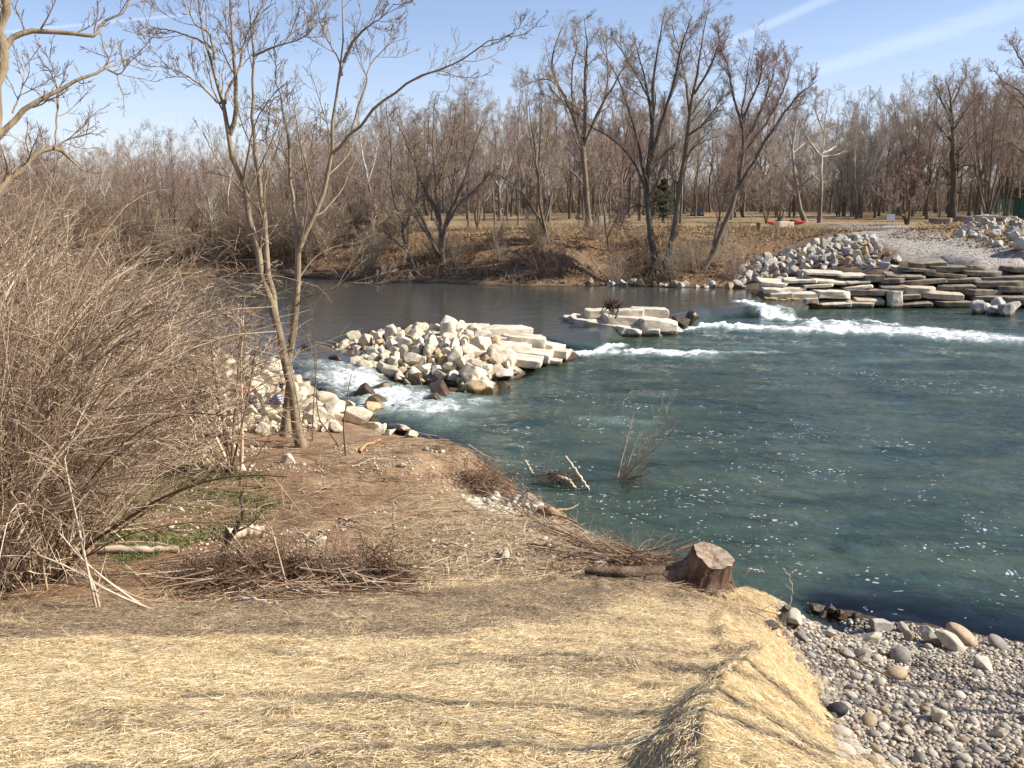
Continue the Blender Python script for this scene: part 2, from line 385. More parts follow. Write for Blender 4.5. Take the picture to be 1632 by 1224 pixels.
# ground colours by what covers it (dry lawn, leaf-strewn bank, mud, shingle, gravel path, green weeds)
def blend(c, col, m): return c * (1 - m[:, None]) + np.array(col)[None] * m[:, None]
n1 = fbm(gx / 1.1, gy / 1.1, seed=21); n2 = fbm(gx / .4, gy / .4, seed=31); n3 = fbm(gx / 6, gy / 6, seed=41)
gc = np.tile(np.array([[.235, .15, .088]]), (NG, 1))
gc = blend(gc, (.36, .25, .15), sstep(-.1, .5, n1 + .4 * n2))
fary = np.interp(gx, [p[0] for p in far_sh], [p[1] for p in far_sh])
far_m = sstep(-1, 1, gy - fary - .5)
gc = blend(gc, (.16, .105, .062), far_m)
gc = blend(gc, (.20, .12, .065), far_m * sstep(0, .4, n1))
lawn = far_m * sstep(3.0, 3.25, gz + .12 * n1)
gc = blend(gc, (.27, .19, .105), lawn); gc = blend(gc, (.23, .18, .085), lawn * sstep(.0, .5, n3))
pathm = poly_mask(gx + n2 * .5, gy + n1 * .8, path_poly, .5)
gm = np.maximum(poly_mask(gx + .3 * n1, gy + .5 * n2, green_poly, .5), poly_mask(gx, gy, green2, .25)) * sstep(-.35, .25, n1 + n2 * .7)
gc = blend(gc, (.095, .125, .028), gm * .85)
beach = sstep(3.0, 3.8, gx + .6 * n1 * .3) * (gy < 20) * (gy > 3) * sstep(1.9, 1.2, gz)
gc = blend(gc, (.22, .19, .155), beach)
pk = poly_mask(gx, gy, pocket, .3); gc = blend(gc, (.36, .31, .24), pk)
wl = np.where((gy > 33) & (gx < 14), UP, 0.0)
isl_m = sstep(-.12, .0, gz - 0) * (gy > 24) * (gy < 42) * (gx > -8.5) * (gx < 3.5) * (gy - np.interp(gx, [-8.5, 3.5], [28.5, 24]) > 0)
gc = blend(gc, (.42, .36, .27), isl_m * .9)
lbm = poly_mask(gx, gy, gp([(180, 575), (300, 570), (440, 590), (520, 640), (530, 665), (440, 668), (380, 675), (300, 695), (180, 690)]), .4); gc = blend(gc, (.40, .34, .25), lbm * .8)
rbm = poly_mask(gx, gy, gp([(1165, 452), (1200, 415), (1260, 396), (1340, 366), (1400, 368), (1450, 405), (1600, 425), (1700, 430), (1700, 495), (1300, 492), (1230, 482)]), .5); gc = blend(gc, (.12, .085, .055), rbm * .85)
gc = blend(gc, (.33, .30, .26), pathm)
gc = blend(gc, (.07, .05, .03), sstep(.16, .02, gz - wl) * (1 - .3 * far_m))

m_ground, t, b = new_mat("ground")
pos = t.n('ShaderNodeNewGeometry').outputs['Position']
na = t.noise(pos, 1.7, 8, .7); nb = t.noise(pos, 16, 6, .65); nc = t.vor(pos, 9, out='Color')
sepc = t.n('ShaderNodeSeparateColor'); t.put(sepc.inputs[0], nc)
k = t.math('ADD', t.math('MULTIPLY', na, 1.1), t.math('MULTIPLY', nb, .95))
cc = t.mix(1.0, t.attr('cover', 'Color'), k, 'MULTIPLY')
spk = t.math('MULTIPLY', t.smooth(t.vor(pos, 13), .22, .12), t.smooth(sepc.outputs[0], .80, .86))
cc = t.mix(t.math('MULTIPLY', spk, .8), cc, (.42, .36, .27, 1))
t.put(b.inputs['Base Color'], cc); b.inputs['Roughness'].default_value = .95; b.inputs['Specular IOR Level'].default_value = .15
bump(t, b, t.math('ADD', nb, t.math('MULTIPLY', spk, .5)), .8, .06)
cen = np.array([[0, 0, float(H(0, 0)[0])]])
V = np.vstack([np.stack([gx, gy, gz], 1), cen]); nt_ = len(th)
fan = np.array([[NG, i, i + 1] for i in range(nt_ - 1)])
me = mesh("ground", V, [gF, fan], m_ground, True, cols={'cover': np.vstack([gc, gc[:1]])})
ground = link("ground", me); tagp(ground, "brown earth bank, terrace and far park lawn", None, kind="structure")

# ------------------------------------------------------------------ the river
wx = [P(*a)[:2] for a in ((-400, 560, .4), (430, 592, .3), (560, 582, .3), (700, 560, .3), (860, 545, .3), (905, 541, .25), (955, 536, .25), (1010, 515, .2), (1075, 509, .25), (1130, 497, .3), (1185, 493, .3), (1262, 497, .3), (1285, 480, .3))]
wxs = np.array([a[0] for a in wx]); wys = np.array([a[1] for a in wx])
wwid = np.array([8, 8, 7, 4, 2.6, 2.4, 2.0, 1.5, 1.3, 1.6, 1.0, 1.0, 1.0])
def level(x, y):
    yw = np.interp(x, wxs, wys); wd = np.interp(x, wxs, wwid)
    yw = np.where(x > wxs[-1], 75, yw)
    return UP * sstep(-.75, .25, (y - yw) / wd)
caps = []     # turbulent white water: (a, b, radius, strength)
def cap(p, q, r, s, z=0.0): caps.append((P(p[0], p[1], z)[:2], P(q[0], q[1], z)[:2], r, s))
cap((490, 600), (560, 606), .9, .95, .25); cap((560, 604), (640, 630), 1.3, 1.1, .1); cap((600, 640), (690, 652), 1.3, .95); cap((690, 640), (770, 640), .6, .85)
cap((500, 585), (560, 590), .8, .8, .3); cap((650, 660), (720, 672), .9, .6); cap((530, 620), (600, 650), .7, .8, .1); cap((650, 618), (720, 630), .7, .7)
cap((918, 566), (1000, 562), .6, 1.4); cap((960, 556), (985, 548), .35, 1.2, .1); cap((1000, 563), (1130, 565), .9, 1.05); cap((1130, 563), (1235, 561), .6, .72); cap((1100, 553), (1220, 555), .45, .45)
cap((1085, 523), (1180, 521), .42, 1.5); cap((1180, 523), (1330, 529), 1.0, 1.2); cap((1330, 526), (1480, 532), 1.7, 1.15); cap((1480, 534), (1650, 544), 1.8, 1.05); cap((1650, 543), (2000, 555), 1.3, .8)
cap((1178, 490), (1240, 504), .55, 1.4, .1); cap((1200, 488), (1262, 497), .45, .8, .3); cap((1240, 508), (1340, 520), .7, 1.25); cap((1340, 515), (1420, 520), .7, .95)
cap((1370, 572), (1500, 574), .5, .40); cap((1480, 560), (1632, 572), .7, .42); cap((945, 665), (1010, 675), .6, .45); cap((1440, 590), (1632, 595), .5, .35)
cap((1090, 545), (1300, 552), .5, .42)
specks = []
def spc(p, q, r, s): specks.append((P(*p)[:2], P(*q)[:2], r, s))
spc((850, 745), (960, 790), .5, 1); spc((880, 790), (1120, 800), .5, 1); spc((1120, 800), (1250, 830), .8, .85); spc((1030, 830), (1250, 880), .5, .9); spc((1250, 885), (1430, 915), .3, .85); spc((1520, 870), (1632, 905), .8, 1.1)
spc((1300, 950), (1632, 985), .25, .8); spc((790, 690), (900, 740), .5, .7); spc((1250, 690), (1400, 700), .8, .8); spc((960, 680), (1120, 705), .8, .7); spc((1380, 600), (1632, 625), 1.0, .7); spc((1100, 690), (1300, 760), 1.0, .6)
spc((1180, 760), (1340, 770), .5, .8); spc((1450, 800), (1500, 770), .3, .7); spc((940, 640), (1100, 650), 1.0, .5); spc((1560, 820), (1632, 850), .5, .8); spc((860, 780), (930, 800), .5, 1.0); spc((1210, 960), (1300, 975), .3, .6)
rsw = [9.0]
while rsw[-1] < 170: rsw.append(rsw[-1] + max(.04, .0046 * rsw[-1]))
while rsw[-1] < 420: rsw.append(rsw[-1] * 1.03)
thw = np.concatenate([np.linspace(-88, -32, 90)[:-1], np.linspace(-32, 32, 640), np.linspace(32, 100, 90)[1:]])
ax, ay, aF = polar(np.array(rsw), np.radians(thw))
gl = level(ax, ay); gh = H(ax, ay)
keep = (gl - gh > -.35); keep &= ~((ax < wxs[0] - 100))
fm = np.zeros(len(ax))
jx, jy = ax + fbm(ax / 1.2, ay / 1.2, seed=71) * .6, ay + fbm(ax / 1.2, ay / 1.2, seed=72) * .6
for a, b_, r, s in caps:
    d = seg_dist(jx, jy, a, b_); fm = np.maximum(fm, s * np.exp(-(d / r) ** 2 * .8))
spm = np.zeros(len(ax))
jx, jy = ax + fbm(ax / 2, ay / 2, seed=73) * 1.2, ay + fbm(ax / 2, ay / 2, seed=74) * 1.2
for a, b_, r, s in specks:
    d = seg_dist(jx, jy, a, b_); spm = np.maximum(spm, s * np.exp(-(d / r) ** 2))
down = sstep(.25, .05, gl)
az = gl + fm.clip(0, 1.3) * (.16 * (fbm(ax / .35, ay / .3, seed=81, octv=5)) + .06 + .12 * np.maximum(fbm(ax / 1.3, ay / .8, seed=82), 0) ) * sstep(.15, .6, fm)
az += down * (1 - sstep(60, 120, ay)) * (.065 * fbm(ax / 2.2 + ay * .1, ay / 1.1, seed=83, octv=3) + .03 * fbm(ax / .6, ay / .4, seed=84, octv=3)) * (.45 + sstep(16, 26, ay) * .75)
az += (1 - down) * .006 * fbm(ax / 1.5, ay / .6, seed=85)
# the standing wave at the foot of the right-hand chute
for q, hh, ww in (((1140, 520), .1, .5), ((1290, 520), .2, .8), ((1378, 521), .28, .9), ((1450, 527), .15, .8), ((1540, 534), .2, 1.1), ((930, 562), .12, .4)):
    c0 = P(q[0], q[1], 0)[:2]; az += hh * np.exp(-(((ax - c0[0]) / (ww * 1.8)) ** 2 + ((ay - c0[1]) / ww) ** 2)) * (.75 + .5 * fbm(ax / .5, ay / .5, seed=86)) * .85
# eddy
e0 = P(1340, 872, 0)[:2]; er = np.hypot(ax - e0[0], (ay - e0[1]) * 1.2); az += .03 * np.sin(er * 7 + np.arctan2(ay - e0[1], ax - e0[0])) * np.exp(-(er / 1.1) ** 2) - .04 * np.exp(-(er / .5) ** 2)
fk = keep[aF].all(1); aF = aF[fk]; used = np.unique(aF); remap = np.full(len(ax), -1); remap[used] = np.arange(len(used))
m_water, t, b = new_mat("river_water")
pos = t.n('ShaderNodeNewGeometry').outputs['Position']
foam, dep, spk, dn = t.attr('foam'), t.attr('depth'), t.attr('speck'), t.attr('down')
wpos = t.vmath('ADD', pos, t.vmath('SCALE', t.vmath('SUBTRACT', t.noise(pos, .9, 3, .5, col=True), (.5, .5, .5)), None))
t.nt.nodes[-1]
warp = [n for n in t.nt.nodes if n.bl_idname == 'ShaderNodeVectorMath' and n.operation == 'SCALE'][0]; warp.inputs[3].default_value = 1.1
f1 = t.noise(t.mapping(wpos, (.7, 1.5, 1)), 3.1, 8, .74, .5); f2 = t.noise(t.mapping(wpos, (.7, 2.0, 1)), 9, 6, .72, .6)
fn = t.math('ADD', t.math('MULTIPLY', f1, .6), t.math('MULTIPLY', f2, .4))
thr = t.math('SUBTRACT', .80, t.math('MULTIPLY', foam, .36))
ff = t.smooth(fn, t.math('SUBTRACT', thr, .09), t.math('ADD', thr, .13))
# floating flecks of foam
vc = t.n('ShaderNodeTexVoronoi', feature='F1'); t.put(vc.inputs['Vector'], t.mapping(wpos, (1.0, 1.35, 1))); vc.inputs['Scale'].default_value = 11.5
sc3 = t.n('ShaderNodeSeparateColor'); t.put(sc3.inputs[0], vc.outputs['Color'])
big = t.noise(wpos, .55, 4, .6)
prob = t.math('MULTIPLY', t.math('ADD', t.math('MULTIPLY', spk, .62), t.math('MULTIPLY', t.smooth(big, .6, .8), .06)), t.smooth(t.noise(wpos, 2.3, 3, .6), .42, .62))
rad = t.math('MULTIPLY', t.math('ADD', sc3.outputs[1], .25), .36)
fl = t.math('MULTIPLY', t.math('LESS_THAN', t.math('ADD', vc.outputs['Distance'], t.math('MULTIPLY', t.math('SUBTRACT', t.noise(pos, 30, 3, .6), .5), .3)), rad), t.math('LESS_THAN', sc3.outputs[0], prob))
foamall = t.math('MAXIMUM', ff, t.math('MULTIPLY', fl, .55), clamp=True)
wcol = t.mix(t.smooth(t.noise(t.mapping(wpos, (.5, 1.3, 1)), .45, 5, .65), .32, .68), (.017, .038, .029, 1), (.060, .086, .060, 1))
wcol = t.mix(dn, (.050, .056, .052, 1), wcol)
aer = t.math('MULTIPLY', t.smooth(foam, .1, .9), .75)
wcol = t.mix(aer, wcol, (.22, .29, .24, 1))
cc = t.mix(foamall, wcol, (.80, .82, .82, 1))
t.put(b.inputs['Base Color'], cc); b.inputs['IOR'].default_value = 1.33
t.put(b.inputs['Roughness'], t.math('MULTIPLY_ADD', foamall, .6, .06))
h1 = t.noise(t.mapping(wpos, (.9, 2.0, 1)), 2.2, 4, .6); h2 = t.noise(t.mapping(wpos, (1, 2.2, 1)), 8.5, 4, .6)
h3 = t.noise(t.mapping(wpos, (1, 2.4, 1)), 1.1, 2, .5)
amp = t.math('MULTIPLY_ADD', dn, .85, .15)
hh = t.math('MULTIPLY', t.math('ADD', t.math('ADD', t.math('MULTIPLY', h1, .5), t.math('MULTIPLY', h2, .2)), h3), amp)
hh = t.math('ADD', hh, t.math('MULTIPLY', foamall, .25))
bump(t, b, hh, .85, .11)
clear = t.n('ShaderNodeBsdfTransparent'); clear.inputs[0].default_value = (.75, .68, .5, 1)
gls = t.n('ShaderNodeBsdfGlossy'); gls.inputs['Roughness'].default_value = .05; fr = t.n('ShaderNodeFresnel'); fr.inputs[0].default_value = 1.33
ms = t.n('ShaderNodeMixShader'); t.put(ms.inputs[0], fr.outputs[0]); t.nt.links.new(clear.outputs[0], ms.inputs[1]); t.nt.links.new(gls.outputs[0], ms.inputs[2])
ms2 = t.n('ShaderNodeMixShader'); t.put(ms2.inputs[0], t.math('MAXIMUM', t.smooth(dep, .0, .42), foamall)); t.nt.links.new(ms.outputs[0], ms2.inputs[1]); t.nt.links.new(b.outputs[0], ms2.inputs[2])
t.nt.links.new(ms2.outputs[0], t.out.inputs[0])
me = mesh("river", np.stack([ax, ay, az], 1)[used], remap[aF], m_water, True,
          attrs={'foam': fm[used], 'depth': (az - gh)[used], 'speck': spm[used], 'down': down[used]})
river = link("river", me); tagp(river, "green river water with white rapids", None, kind="structure")
# ------------------------------------------------------------------ rocks
rng = np.random.default_rng(7)
def ico(sub):
    bm = bmesh.new(); bmesh.ops.create_icosphere(bm, subdivisions=sub, radius=1)
    V = np.array([v.co[:] for v in bm.verts]); F = np.array([[v.index for v in f.verts] for f in bm.faces]); bm.free(); return V, F
ICO4, ICO3 = ico(5), ico(4)
def rock_mesh(name, seed, mat, round_=False, res=ICO3):
    r = np.random.default_rng(seed); V, F = res[0].copy(), res[1]
    V = V * np.array([1, r.uniform(.72, .95), r.uniform(.6, .85)])
    if not round_:
        for k in range(13):
            n = r.normal(size=3); n[2] *= .8; n /= np.linalg.norm(n); d = r.uniform(.32, .66)
            s = V @ n; V = V - np.maximum(s - d, 0)[:, None] * n * .97
    amp = .075 if not round_ else .06
    nv = fbm(V[:, 0] * 2.2 + seed, V[:, 1] * 2.2, V[:, 2] * 2.2, seed=seed) * amp * 1.4 + fbm(V[:, 0] * 8 + seed, V[:, 1] * 8, V[:, 2] * 8, seed=seed + 1, octv=3) * amp * .45
    V = V * (1 + nv[:, None]); V /= np.abs(V[:, :2]).max()
    return mesh(name, V, F, mat, True)
m_lime = noisy("limestone_rock", (.38, .31, .20), (.76, .68, .52), 2.2, .9, .7, .06, vary=.35, wet=.10)
m_slab = noisy("weathered_concrete_slab", (.10, .078, .055), (.32, .265, .20), 1.6, .9, .5, .03, vary=.35, wet=.12)
m_slabpale = noisy("pale_limestone_slab", (.38, .31, .22), (.74, .67, .54), 1.6, .9, .5, .03, vary=.2, wet=.12)
m_gray = noisy("grey_rock", (.25, .23, .195), (.54, .49, .415), 2.4, .85, .7, .05, vary=.55, wet=.12)
m_tanrock = noisy("tan_rock", (.30, .20, .10), (.52, .40, .24), 2.4, .9, .7, .05, vary=.3, wet=.12)
m_wetrock = noisy("wet_algae_rock", (.025, .017, .009), (.12, .075, .028), 3, .35, .7, .05, vary=.5, spec=.6)
m_cob = [noisy("cobble_pale", (.31, .27, .21), (.52, .47, .38), 3, .85, .3, .02, vary=.3), noisy("cobble_grey", (.17, .155, .135), (.34, .31, .27), 3, .8, .3, .02, vary=.5),
         noisy("cobble_tan", (.24, .17, .10), (.42, .33, .22), 3, .85, .3, .02, vary=.4)]
RP = [rock_mesh("rock", 100 + i, m_lime) for i in range(10)]
CPB = [rock_mesh("cobble", 200 + i, m_cob[0], True, ico(3)) for i in range(6)]
def place_rock(name, me, loc, size, mat, label, cat, group, r, squash=(.75, 1.15), rotfree=.5, sink=.2):
    o = link(name, me); s = size * .5
    o.scale = (s * r.uniform(.9, 1.15), s * r.uniform(.9, 1.15), s * r.uniform(*squash))
    o.location = (loc[0], loc[1], loc[2] + s * (.62 - sink)); o.rotation_euler = (r.normal() * rotfree, r.normal() * rotfree, r.uniform(0, 6.28))
    if mat is not None: o.material_slots[0].link = 'OBJECT'; o.material_slots[0].material = mat
    return tagp(o, label, cat, group)
def scatter_poly(poly, spacing, r, n_try=6000, sizes=(.6, 1.0)):
    """dart throwing: points with their sizes inside a ground polygon, no two closer than spacing x size"""
    P_ = np.array([p[:2] for p in poly]); lo, hi = P_.min(0), P_.max(0); pts = []
    for _ in range(n_try):
        q = r.uniform(lo, hi)
        if not inpoly(q[0], q[1], poly): continue
        s = r.uniform(*sizes) if r.random() < .7 else r.uniform(sizes[0] * .7, sizes[0])
        if all((q[0] - a) ** 2 + (q[1] - b) ** 2 > (spacing * (s + c) * .5) ** 2 for a, b, c in pts): pts.append((q[0], q[1], s))
    return pts
RPL = [rock_mesh("rock", 100 + i, m_lime, res=ico(3)) for i in range(10)]
def rock_heap(items, limit, name, label, cat, group, rest_label):
    """items: (x, y, z, size, material); the largest in view as things, any beyond the limit as one mass"""
    items = sorted(items, key=lambda q: -q[3] / math.hypot(q[0], q[1]))
    for x, y, z, s, mt in items[:limit]: place_rock(name, RP[rng.integers(10)], (x, y, z), s, mt, label, cat, group, rng)
    if items[limit:]:
        V, F, n = [], [], 0
        for x, y, z, s, mt in items[limit:]:
            me = RPL[rng.integers(10)]; v = np.empty(len(me.vertices) * 3, np.float32); me.vertices.foreach_get('co', v); f = np.empty(len(me.polygons) * 3, np.int32); me.polygons.foreach_get('vertices', f)
            rt = np.array(Matrix.Rotation(rng.uniform(0, 6.28), 3, 'Z') @ Matrix.Rotation(rng.normal() * .5, 3, 'X')); v = (v.reshape(-1, 3) * s * .5) @ rt.T + [x, y, z + s * .2]; V.append(v); F.append(f.reshape(-1, 3) + n); n += len(v)
        tagp(link("rock_rubble", mesh("rock_rubble", np.concatenate(V), np.concatenate(F), items[limit][4], True)), rest_label, None, None, "stuff")
HEAP = []
# island in mid river
def mound(x, y):
    c0 = P(735, 560, .4); e = np.hypot((x - c0[0]) / 4.7, (y - c0[1] + (x - c0[0]) * -.10) / 3.4)
    return .02 * np.clip(1 - e ** 2, 0, 1)
isl = wp([(515, 556), (560, 545), (640, 540), (700, 545), (760, 550), (800, 565), (840, 585), (862, 590), (830, 608), (760, 625), (690, 620), (640, 603), (600, 590), (560, 577), (520, 572)], .45)
for x, y, s in scatter_poly(isl, .72, rng, 9000, (.44, .72)):
    z = float(H(x, y)[0]) + mound(x, y)
    if z < -.25: continue
    HEAP.append((x, y, z, s * 1.12, (m_slabpale if x > rng.uniform(-3.4, -.2) else m_lime) if rng.random() > .05 else m_tanrock))
rock_heap(HEAP, 160, "boulder", "cream limestone boulder in the big heap on the rock island in mid river", "boulder", "cream boulders heaped on the rock island in mid river", "smaller stones filling the rock island")
HEAP = []
# slabs: blocks with chipped edges
def unit3(v): return v / np.linalg.norm(v)
def slab_mesh(name, lx, ly, lz, seed, mat, chip=.075, n=14):
    cp_ = .10 if mat is m_slabpale or mat is m_slabwet else .07; chip = .035
    r = np.random.default_rng(seed); bm = bmesh.new(); bmesh.ops.create_cube(bm, size=2)
    bmesh.ops.subdivide_edges(bm, edges=bm.edges[:], cuts=n, use_grid_fill=True)
    V = np.array([v.co[:] for v in bm.verts]); F = np.array([[v.index for v in f.verts] for f in bm.faces]); bm.free()
    h = np.array([lx, ly, lz]) / 2
    # bunch the grid lines at the edges, then round them
    V = np.sign(V) * (1 - (1 - np.abs(V)) ** 1.5); W = V * h; rd = min(chip, min(h) * .5)
    inner = np.clip(W, -(h - rd), h - rd); d = W - inner; L = np.linalg.norm(d, axis=1)
    W = np.where(L[:, None] > rd, inner + d / np.maximum(L, 1e-9)[:, None] * rd, W)
    nv = fbm(W[:, 0] * 1.4 + seed, W[:, 1] * 1.4, W[:, 2] * 1.4, seed=seed) * .5 + fbm(W[:, 0] * 6 + seed, W[:, 1] * 6, W[:, 2] * 6, seed=seed + 5, octv=3) * .25
    dirn = V / np.maximum(np.linalg.norm(V, axis=1), 1e-6)[:, None]
    W = W + dirn * nv[:, None] * cp_ * 1.3
    for k in range(4):          # broken corners
        nn = unit3(r.normal(size=3) * np.array([1, 1, .10 if cp_ < .1 else .4])); m_ = np.abs(nn) @ h; dd = m_ * r.uniform(.74, .95); s_ = W @ nn; W = W - np.maximum(s_ - dd, 0)[:, None] * nn * .95
    W[:, 0] += W[:, 1] * r.normal() * .07; W[:, 2] += W[:, 0] * r.normal() * .03
    return mesh(name, W, F, mat, True)
def slab(name, loc, dims, rot, mat, label, cat, group, seed):
    o = link(name, slab_mesh(name, dims[0], dims[1], dims[2], seed, mat)); o.location = tuple(map(float, loc)); o.rotation_euler = rot
    return tagp(o, label, cat, group)
# white slabs capping the right end of the island
isl_slabs = [((515, 0), (700, 524), 2.6, 1.3, .4), ((0, 0), (745, 522), 2.0, 1.3, .45), ((0, 0), (800, 524), 2.6, 1.5, .45), ((0, 0), (770, 536), 2.0, 1.4, .4), ((0, 0), (835, 538), 2.0, 1.5, .42), ((0, 0), (815, 550), 1.7, 1.3, .4),
             ((0, 0), (868, 548), 1.6, 1.3, .42), ((0, 0), (850, 562), 1.6, 1.2, .38), ((0, 0), (885, 560), 1.3, 1.1, .34), ((0, 0), (872, 573), 1.3, .9, .3), ((0, 0), (838, 572), 1.4, 1.0, .3), ((0, 0), (730, 533), 1.5, 1.0, .35)]
for i, (_, pz, lx, ly, lz) in enumerate(isl_slabs):
    zt = [.98, 1.05, 1.05, .95, .92, .82, .66, .55, .45, .28, .5, .9][i]; p = P(pz[0], pz[1], zt - .1)
    slab("limestone_slab", (p[0], p[1], zt - lz / 2 - .02), (lx * .85, ly * .85, lz), (rng.normal() * .05, rng.normal() * .06 + (.12 if i > 5 else 0), rng.normal() * .25), m_slabpale,
         "big white flat limestone slab capping the right end of the rock island in mid river", "slab", "white slabs capping the rock island", 300 + i)
for i, (px, py, s, zz) in enumerate(((700, 548, .8, .72), (760, 556, .8, .7), (640, 560, .9, .5), (720, 575, .9, .5), (790, 580, .8, .4))):
    p = P(px, py, zz); place_rock("boulder", RP[i + 3], (p[0], p[1], zz - .1), s, m_lime, "cream limestone boulder in the big heap on the rock island in mid river", "boulder", "cream boulders heaped on the rock island in mid river", rng)
# outcrop of slabs in the weir
oc = [((948, 512), 2.4, 1.5, .32, .55, .18, (0, .10, -.35)), ((985, 517), 2.5, 1.6, .45, .45, .1, (.1, .12, -.3)), ((1005, 506), 2.6, 1.7, .4, .72, 0, (0, .05, .1)), ((1045, 512), 1.7, 1.5, .5, .6, 0, (0, .05, .2)),
      ((1025, 525), 1.6, 1.3, .5, .25, 0, (.1, 0, -.2)), ((990, 532), 1.7, 1.0, .45, .08, 0, (.2, .1, -.3)), ((1055, 528), 1.3, 1.1, .5, .15, 0, (.1, -.1, .1)), ((925, 508), 1.6, .9, .2, .5, 0, (0, .05, -.15)),
      ((1000, 496), 1.5, .8, .35, 1.0, 0, (.0, .0, .05)), ((1035, 494), 1.7, .8, .38, 1.0, 0, (0, 0, -.03)), ((955, 496), 1.3, .9, .4, .98, 0, (0, 0, .1)), ((962, 503), 2.0, 1.2, .3, .75, 0, (0, .04, -.2)), ((1000, 522), 1.4, 1.0, .4, .35, 0, (.1, .1, .4))]
oc_lab = ["broad white slab tilting into the water at the left of the slab outcrop", "long cracked white slab on the front face of the slab outcrop", "broad flat white slab in the middle of the slab outcrop",
          "thick pale slab at the right shoulder of the slab outcrop", "pale block wedged low in the front of the slab outcrop", "brown stained block at the waterline under the slab outcrop",
          "pale rounded block at the right foot of the slab outcrop", "thin flat slab jutting over the water left of the outcrop", "middle block of the three standing on top of the slab outcrop",
          "squared white block at the right on top of the slab outcrop", "white block at the left on top of the slab outcrop, beside the twigs", "flat slab under the twig bundle on the outcrop", "small cracked block in the centre of the outcrop face"]
for i, ((px, py), lx, ly, lz, z, _, rt) in enumerate(oc):
    p = P(px, py, z); slab("limestone_slab", (p[0], p[1] + .2, z - lz * .3), (lx, ly, lz), rt, m_slabpale, oc_lab[i], "slab", "limestone slabs of the outcrop in the weir", 340 + i)
for px, py, z, s in ((1088, 520, .1, 1.1), (1075, 528, 0, .9), (940, 527, .1, 1.0), (965, 536, 0, 1.0), (1098, 512, .15, .8), (915, 516, .15, .7), (1040, 536, -.05, .9)):
    p = P(px, py, z); place_rock("boulder", RP[rng.integers(10)], (p[0], p[1], z - .1), s, m_wetrock, "dark wet rock at the waterline around the slab outcrop", "boulder", "wet rocks around the slab outcrop", rng)
# wet rocks standing in the left-hand rapids
inw = [((582, 632), 1.0, m_wetrock, "brown algae covered rock in the left rapids beside a darker one"), ((612, 624), .95, m_wetrock, "darkest wet rock in the middle of the white left rapids"), ((600, 648), 1.0, m_wetrock, "low brown mossy rock at the near edge of the rapids"),
       ((752, 626), 1.15, m_tanrock, "round tan boulder standing alone below the rock island"), ((700, 630), 1.0, m_wetrock, "dark wet rock left of the round tan boulder"), ((692, 640), .8, m_wetrock, "small dark rock washed over by foam near the tan boulder"),
       ((780, 617), .7, m_wetrock, "low dark rock just behind the round tan boulder"), ((800, 618), .6, m_wetrock, "flat brown rock at the right end of the island's wet edge"), ((590, 659), .8, m_tanrock, "tan mossy rock on the near edge of the rapids"),
       ((626, 652), .5, m_wetrock, "small dark rock breaking the surface downstream of the mossy rocks"), ((535, 578), .9, m_wetrock, "brown wet rock at the top of the left rapids"), ((556, 572), .8, m_wetrock, "brown rock at the lip of the left rapids near the island"),
       ((640, 598), .75, m_wetrock, "long wet brown rock shelf under the island's near edge"), ((660, 606), .7, m_wetrock, "wet brown rock below the island's cream boulders"), ((500, 560), .8, m_wetrock, "flat rock barely above the pool upstream of the rapids"),
       ((485, 563), .7, m_wetrock, "small flat rock in the pool behind the twin trunks"), ((560, 655), .7, m_wetrock, "dark rock between the pale bank boulders and the rapids"), ((525, 632), .7, m_wetrock, "wet rock beside the left bank at the head of the rapids")]
for (px, py), s, mt, lab in inw:
    z = .25 if py < 580 else (.08 if py < 612 else -.02); p = P(px, py, z); place_rock("rock", RP[rng.integers(10)], (p[0], p[1], z - .12), s * .95, mt, lab, "rock", "single rocks in and beside the left rapids", rng, (.65, .9), .3)
# boulders of the left bank
lb = wp([(180, 566), (300, 560), (440, 575), (500, 612), (522, 640), (500, 655), (440, 650), (380, 668), (300, 690), (180, 690)], .6)
for x, y, s in scatter_poly(lb, .80, rng, 5000, (.5, .85)):
    z = float(H(x, y)[0])
    u_ = 816 + FPX * x / (y * math.cos(PITCH) + (HC - z) * math.sin(PITCH))
    if y < 24.2 and (365 < u_ < 420 or 426 < u_ < 478): continue
    HEAP.append((x, y, z - .12, s * 1.1, m_lime))
rock_heap(HEAP, 105, "boulder", "cream limestone boulder piled on the left bank behind the twin trunks", "boulder", "cream boulders piled on the left bank", "smaller stones between the boulders of the left bank")
HEAP = []
lb2 = gp([(330, 668), (400, 655), (470, 664), (530, 668), (540, 690), (470, 690), (380, 692), (330, 700)])
for x, y, s in scatter_poly(lb2, .8, rng, 1500, (.22, .45)):
    place_rock("rock", RP[rng.integers(10)], (x, y, float(H(x, y)[0])), s, m_lime, "small cream rock strewn below the seated people", "rock", "small cream rocks strewn below the seated people", rng)
for (px, py, s, lab) in ((512, 650, .95, "pale boulder at the water's edge just right of the twin trunks"), (540, 655, .75, "grey topped boulder next to the tan mossy rock"), (556, 658, .8, "round cream boulder at the near edge of the rapids"),
                         (572, 676, 1.2, "long white boulder on the tip of the left bank"), (530, 668, .8, "pale boulder left of the long white boulder"), (508, 668, .7, "squat boulder beside the twin trunks"),
                         (610, 688, .5, "small white rock right of the long white boulder"), (640, 692, .55, "white rock at the end of the left bank tip"), (595, 684, .45, "small flat white rock touching the long white boulder"),
                         (655, 697, .35, "brownish little rock at the very end of the bank tip"), (620, 694, .35, "tiny cream rock between the two white rocks of the bank tip")):
    p = G(px, py); place_rock("boulder", RP[rng.integers(10)], (p[0], p[1], p[2]), s, m_lime, lab, "boulder", "single boulders along the tip of the left bank", rng, (.6, .85), .25)
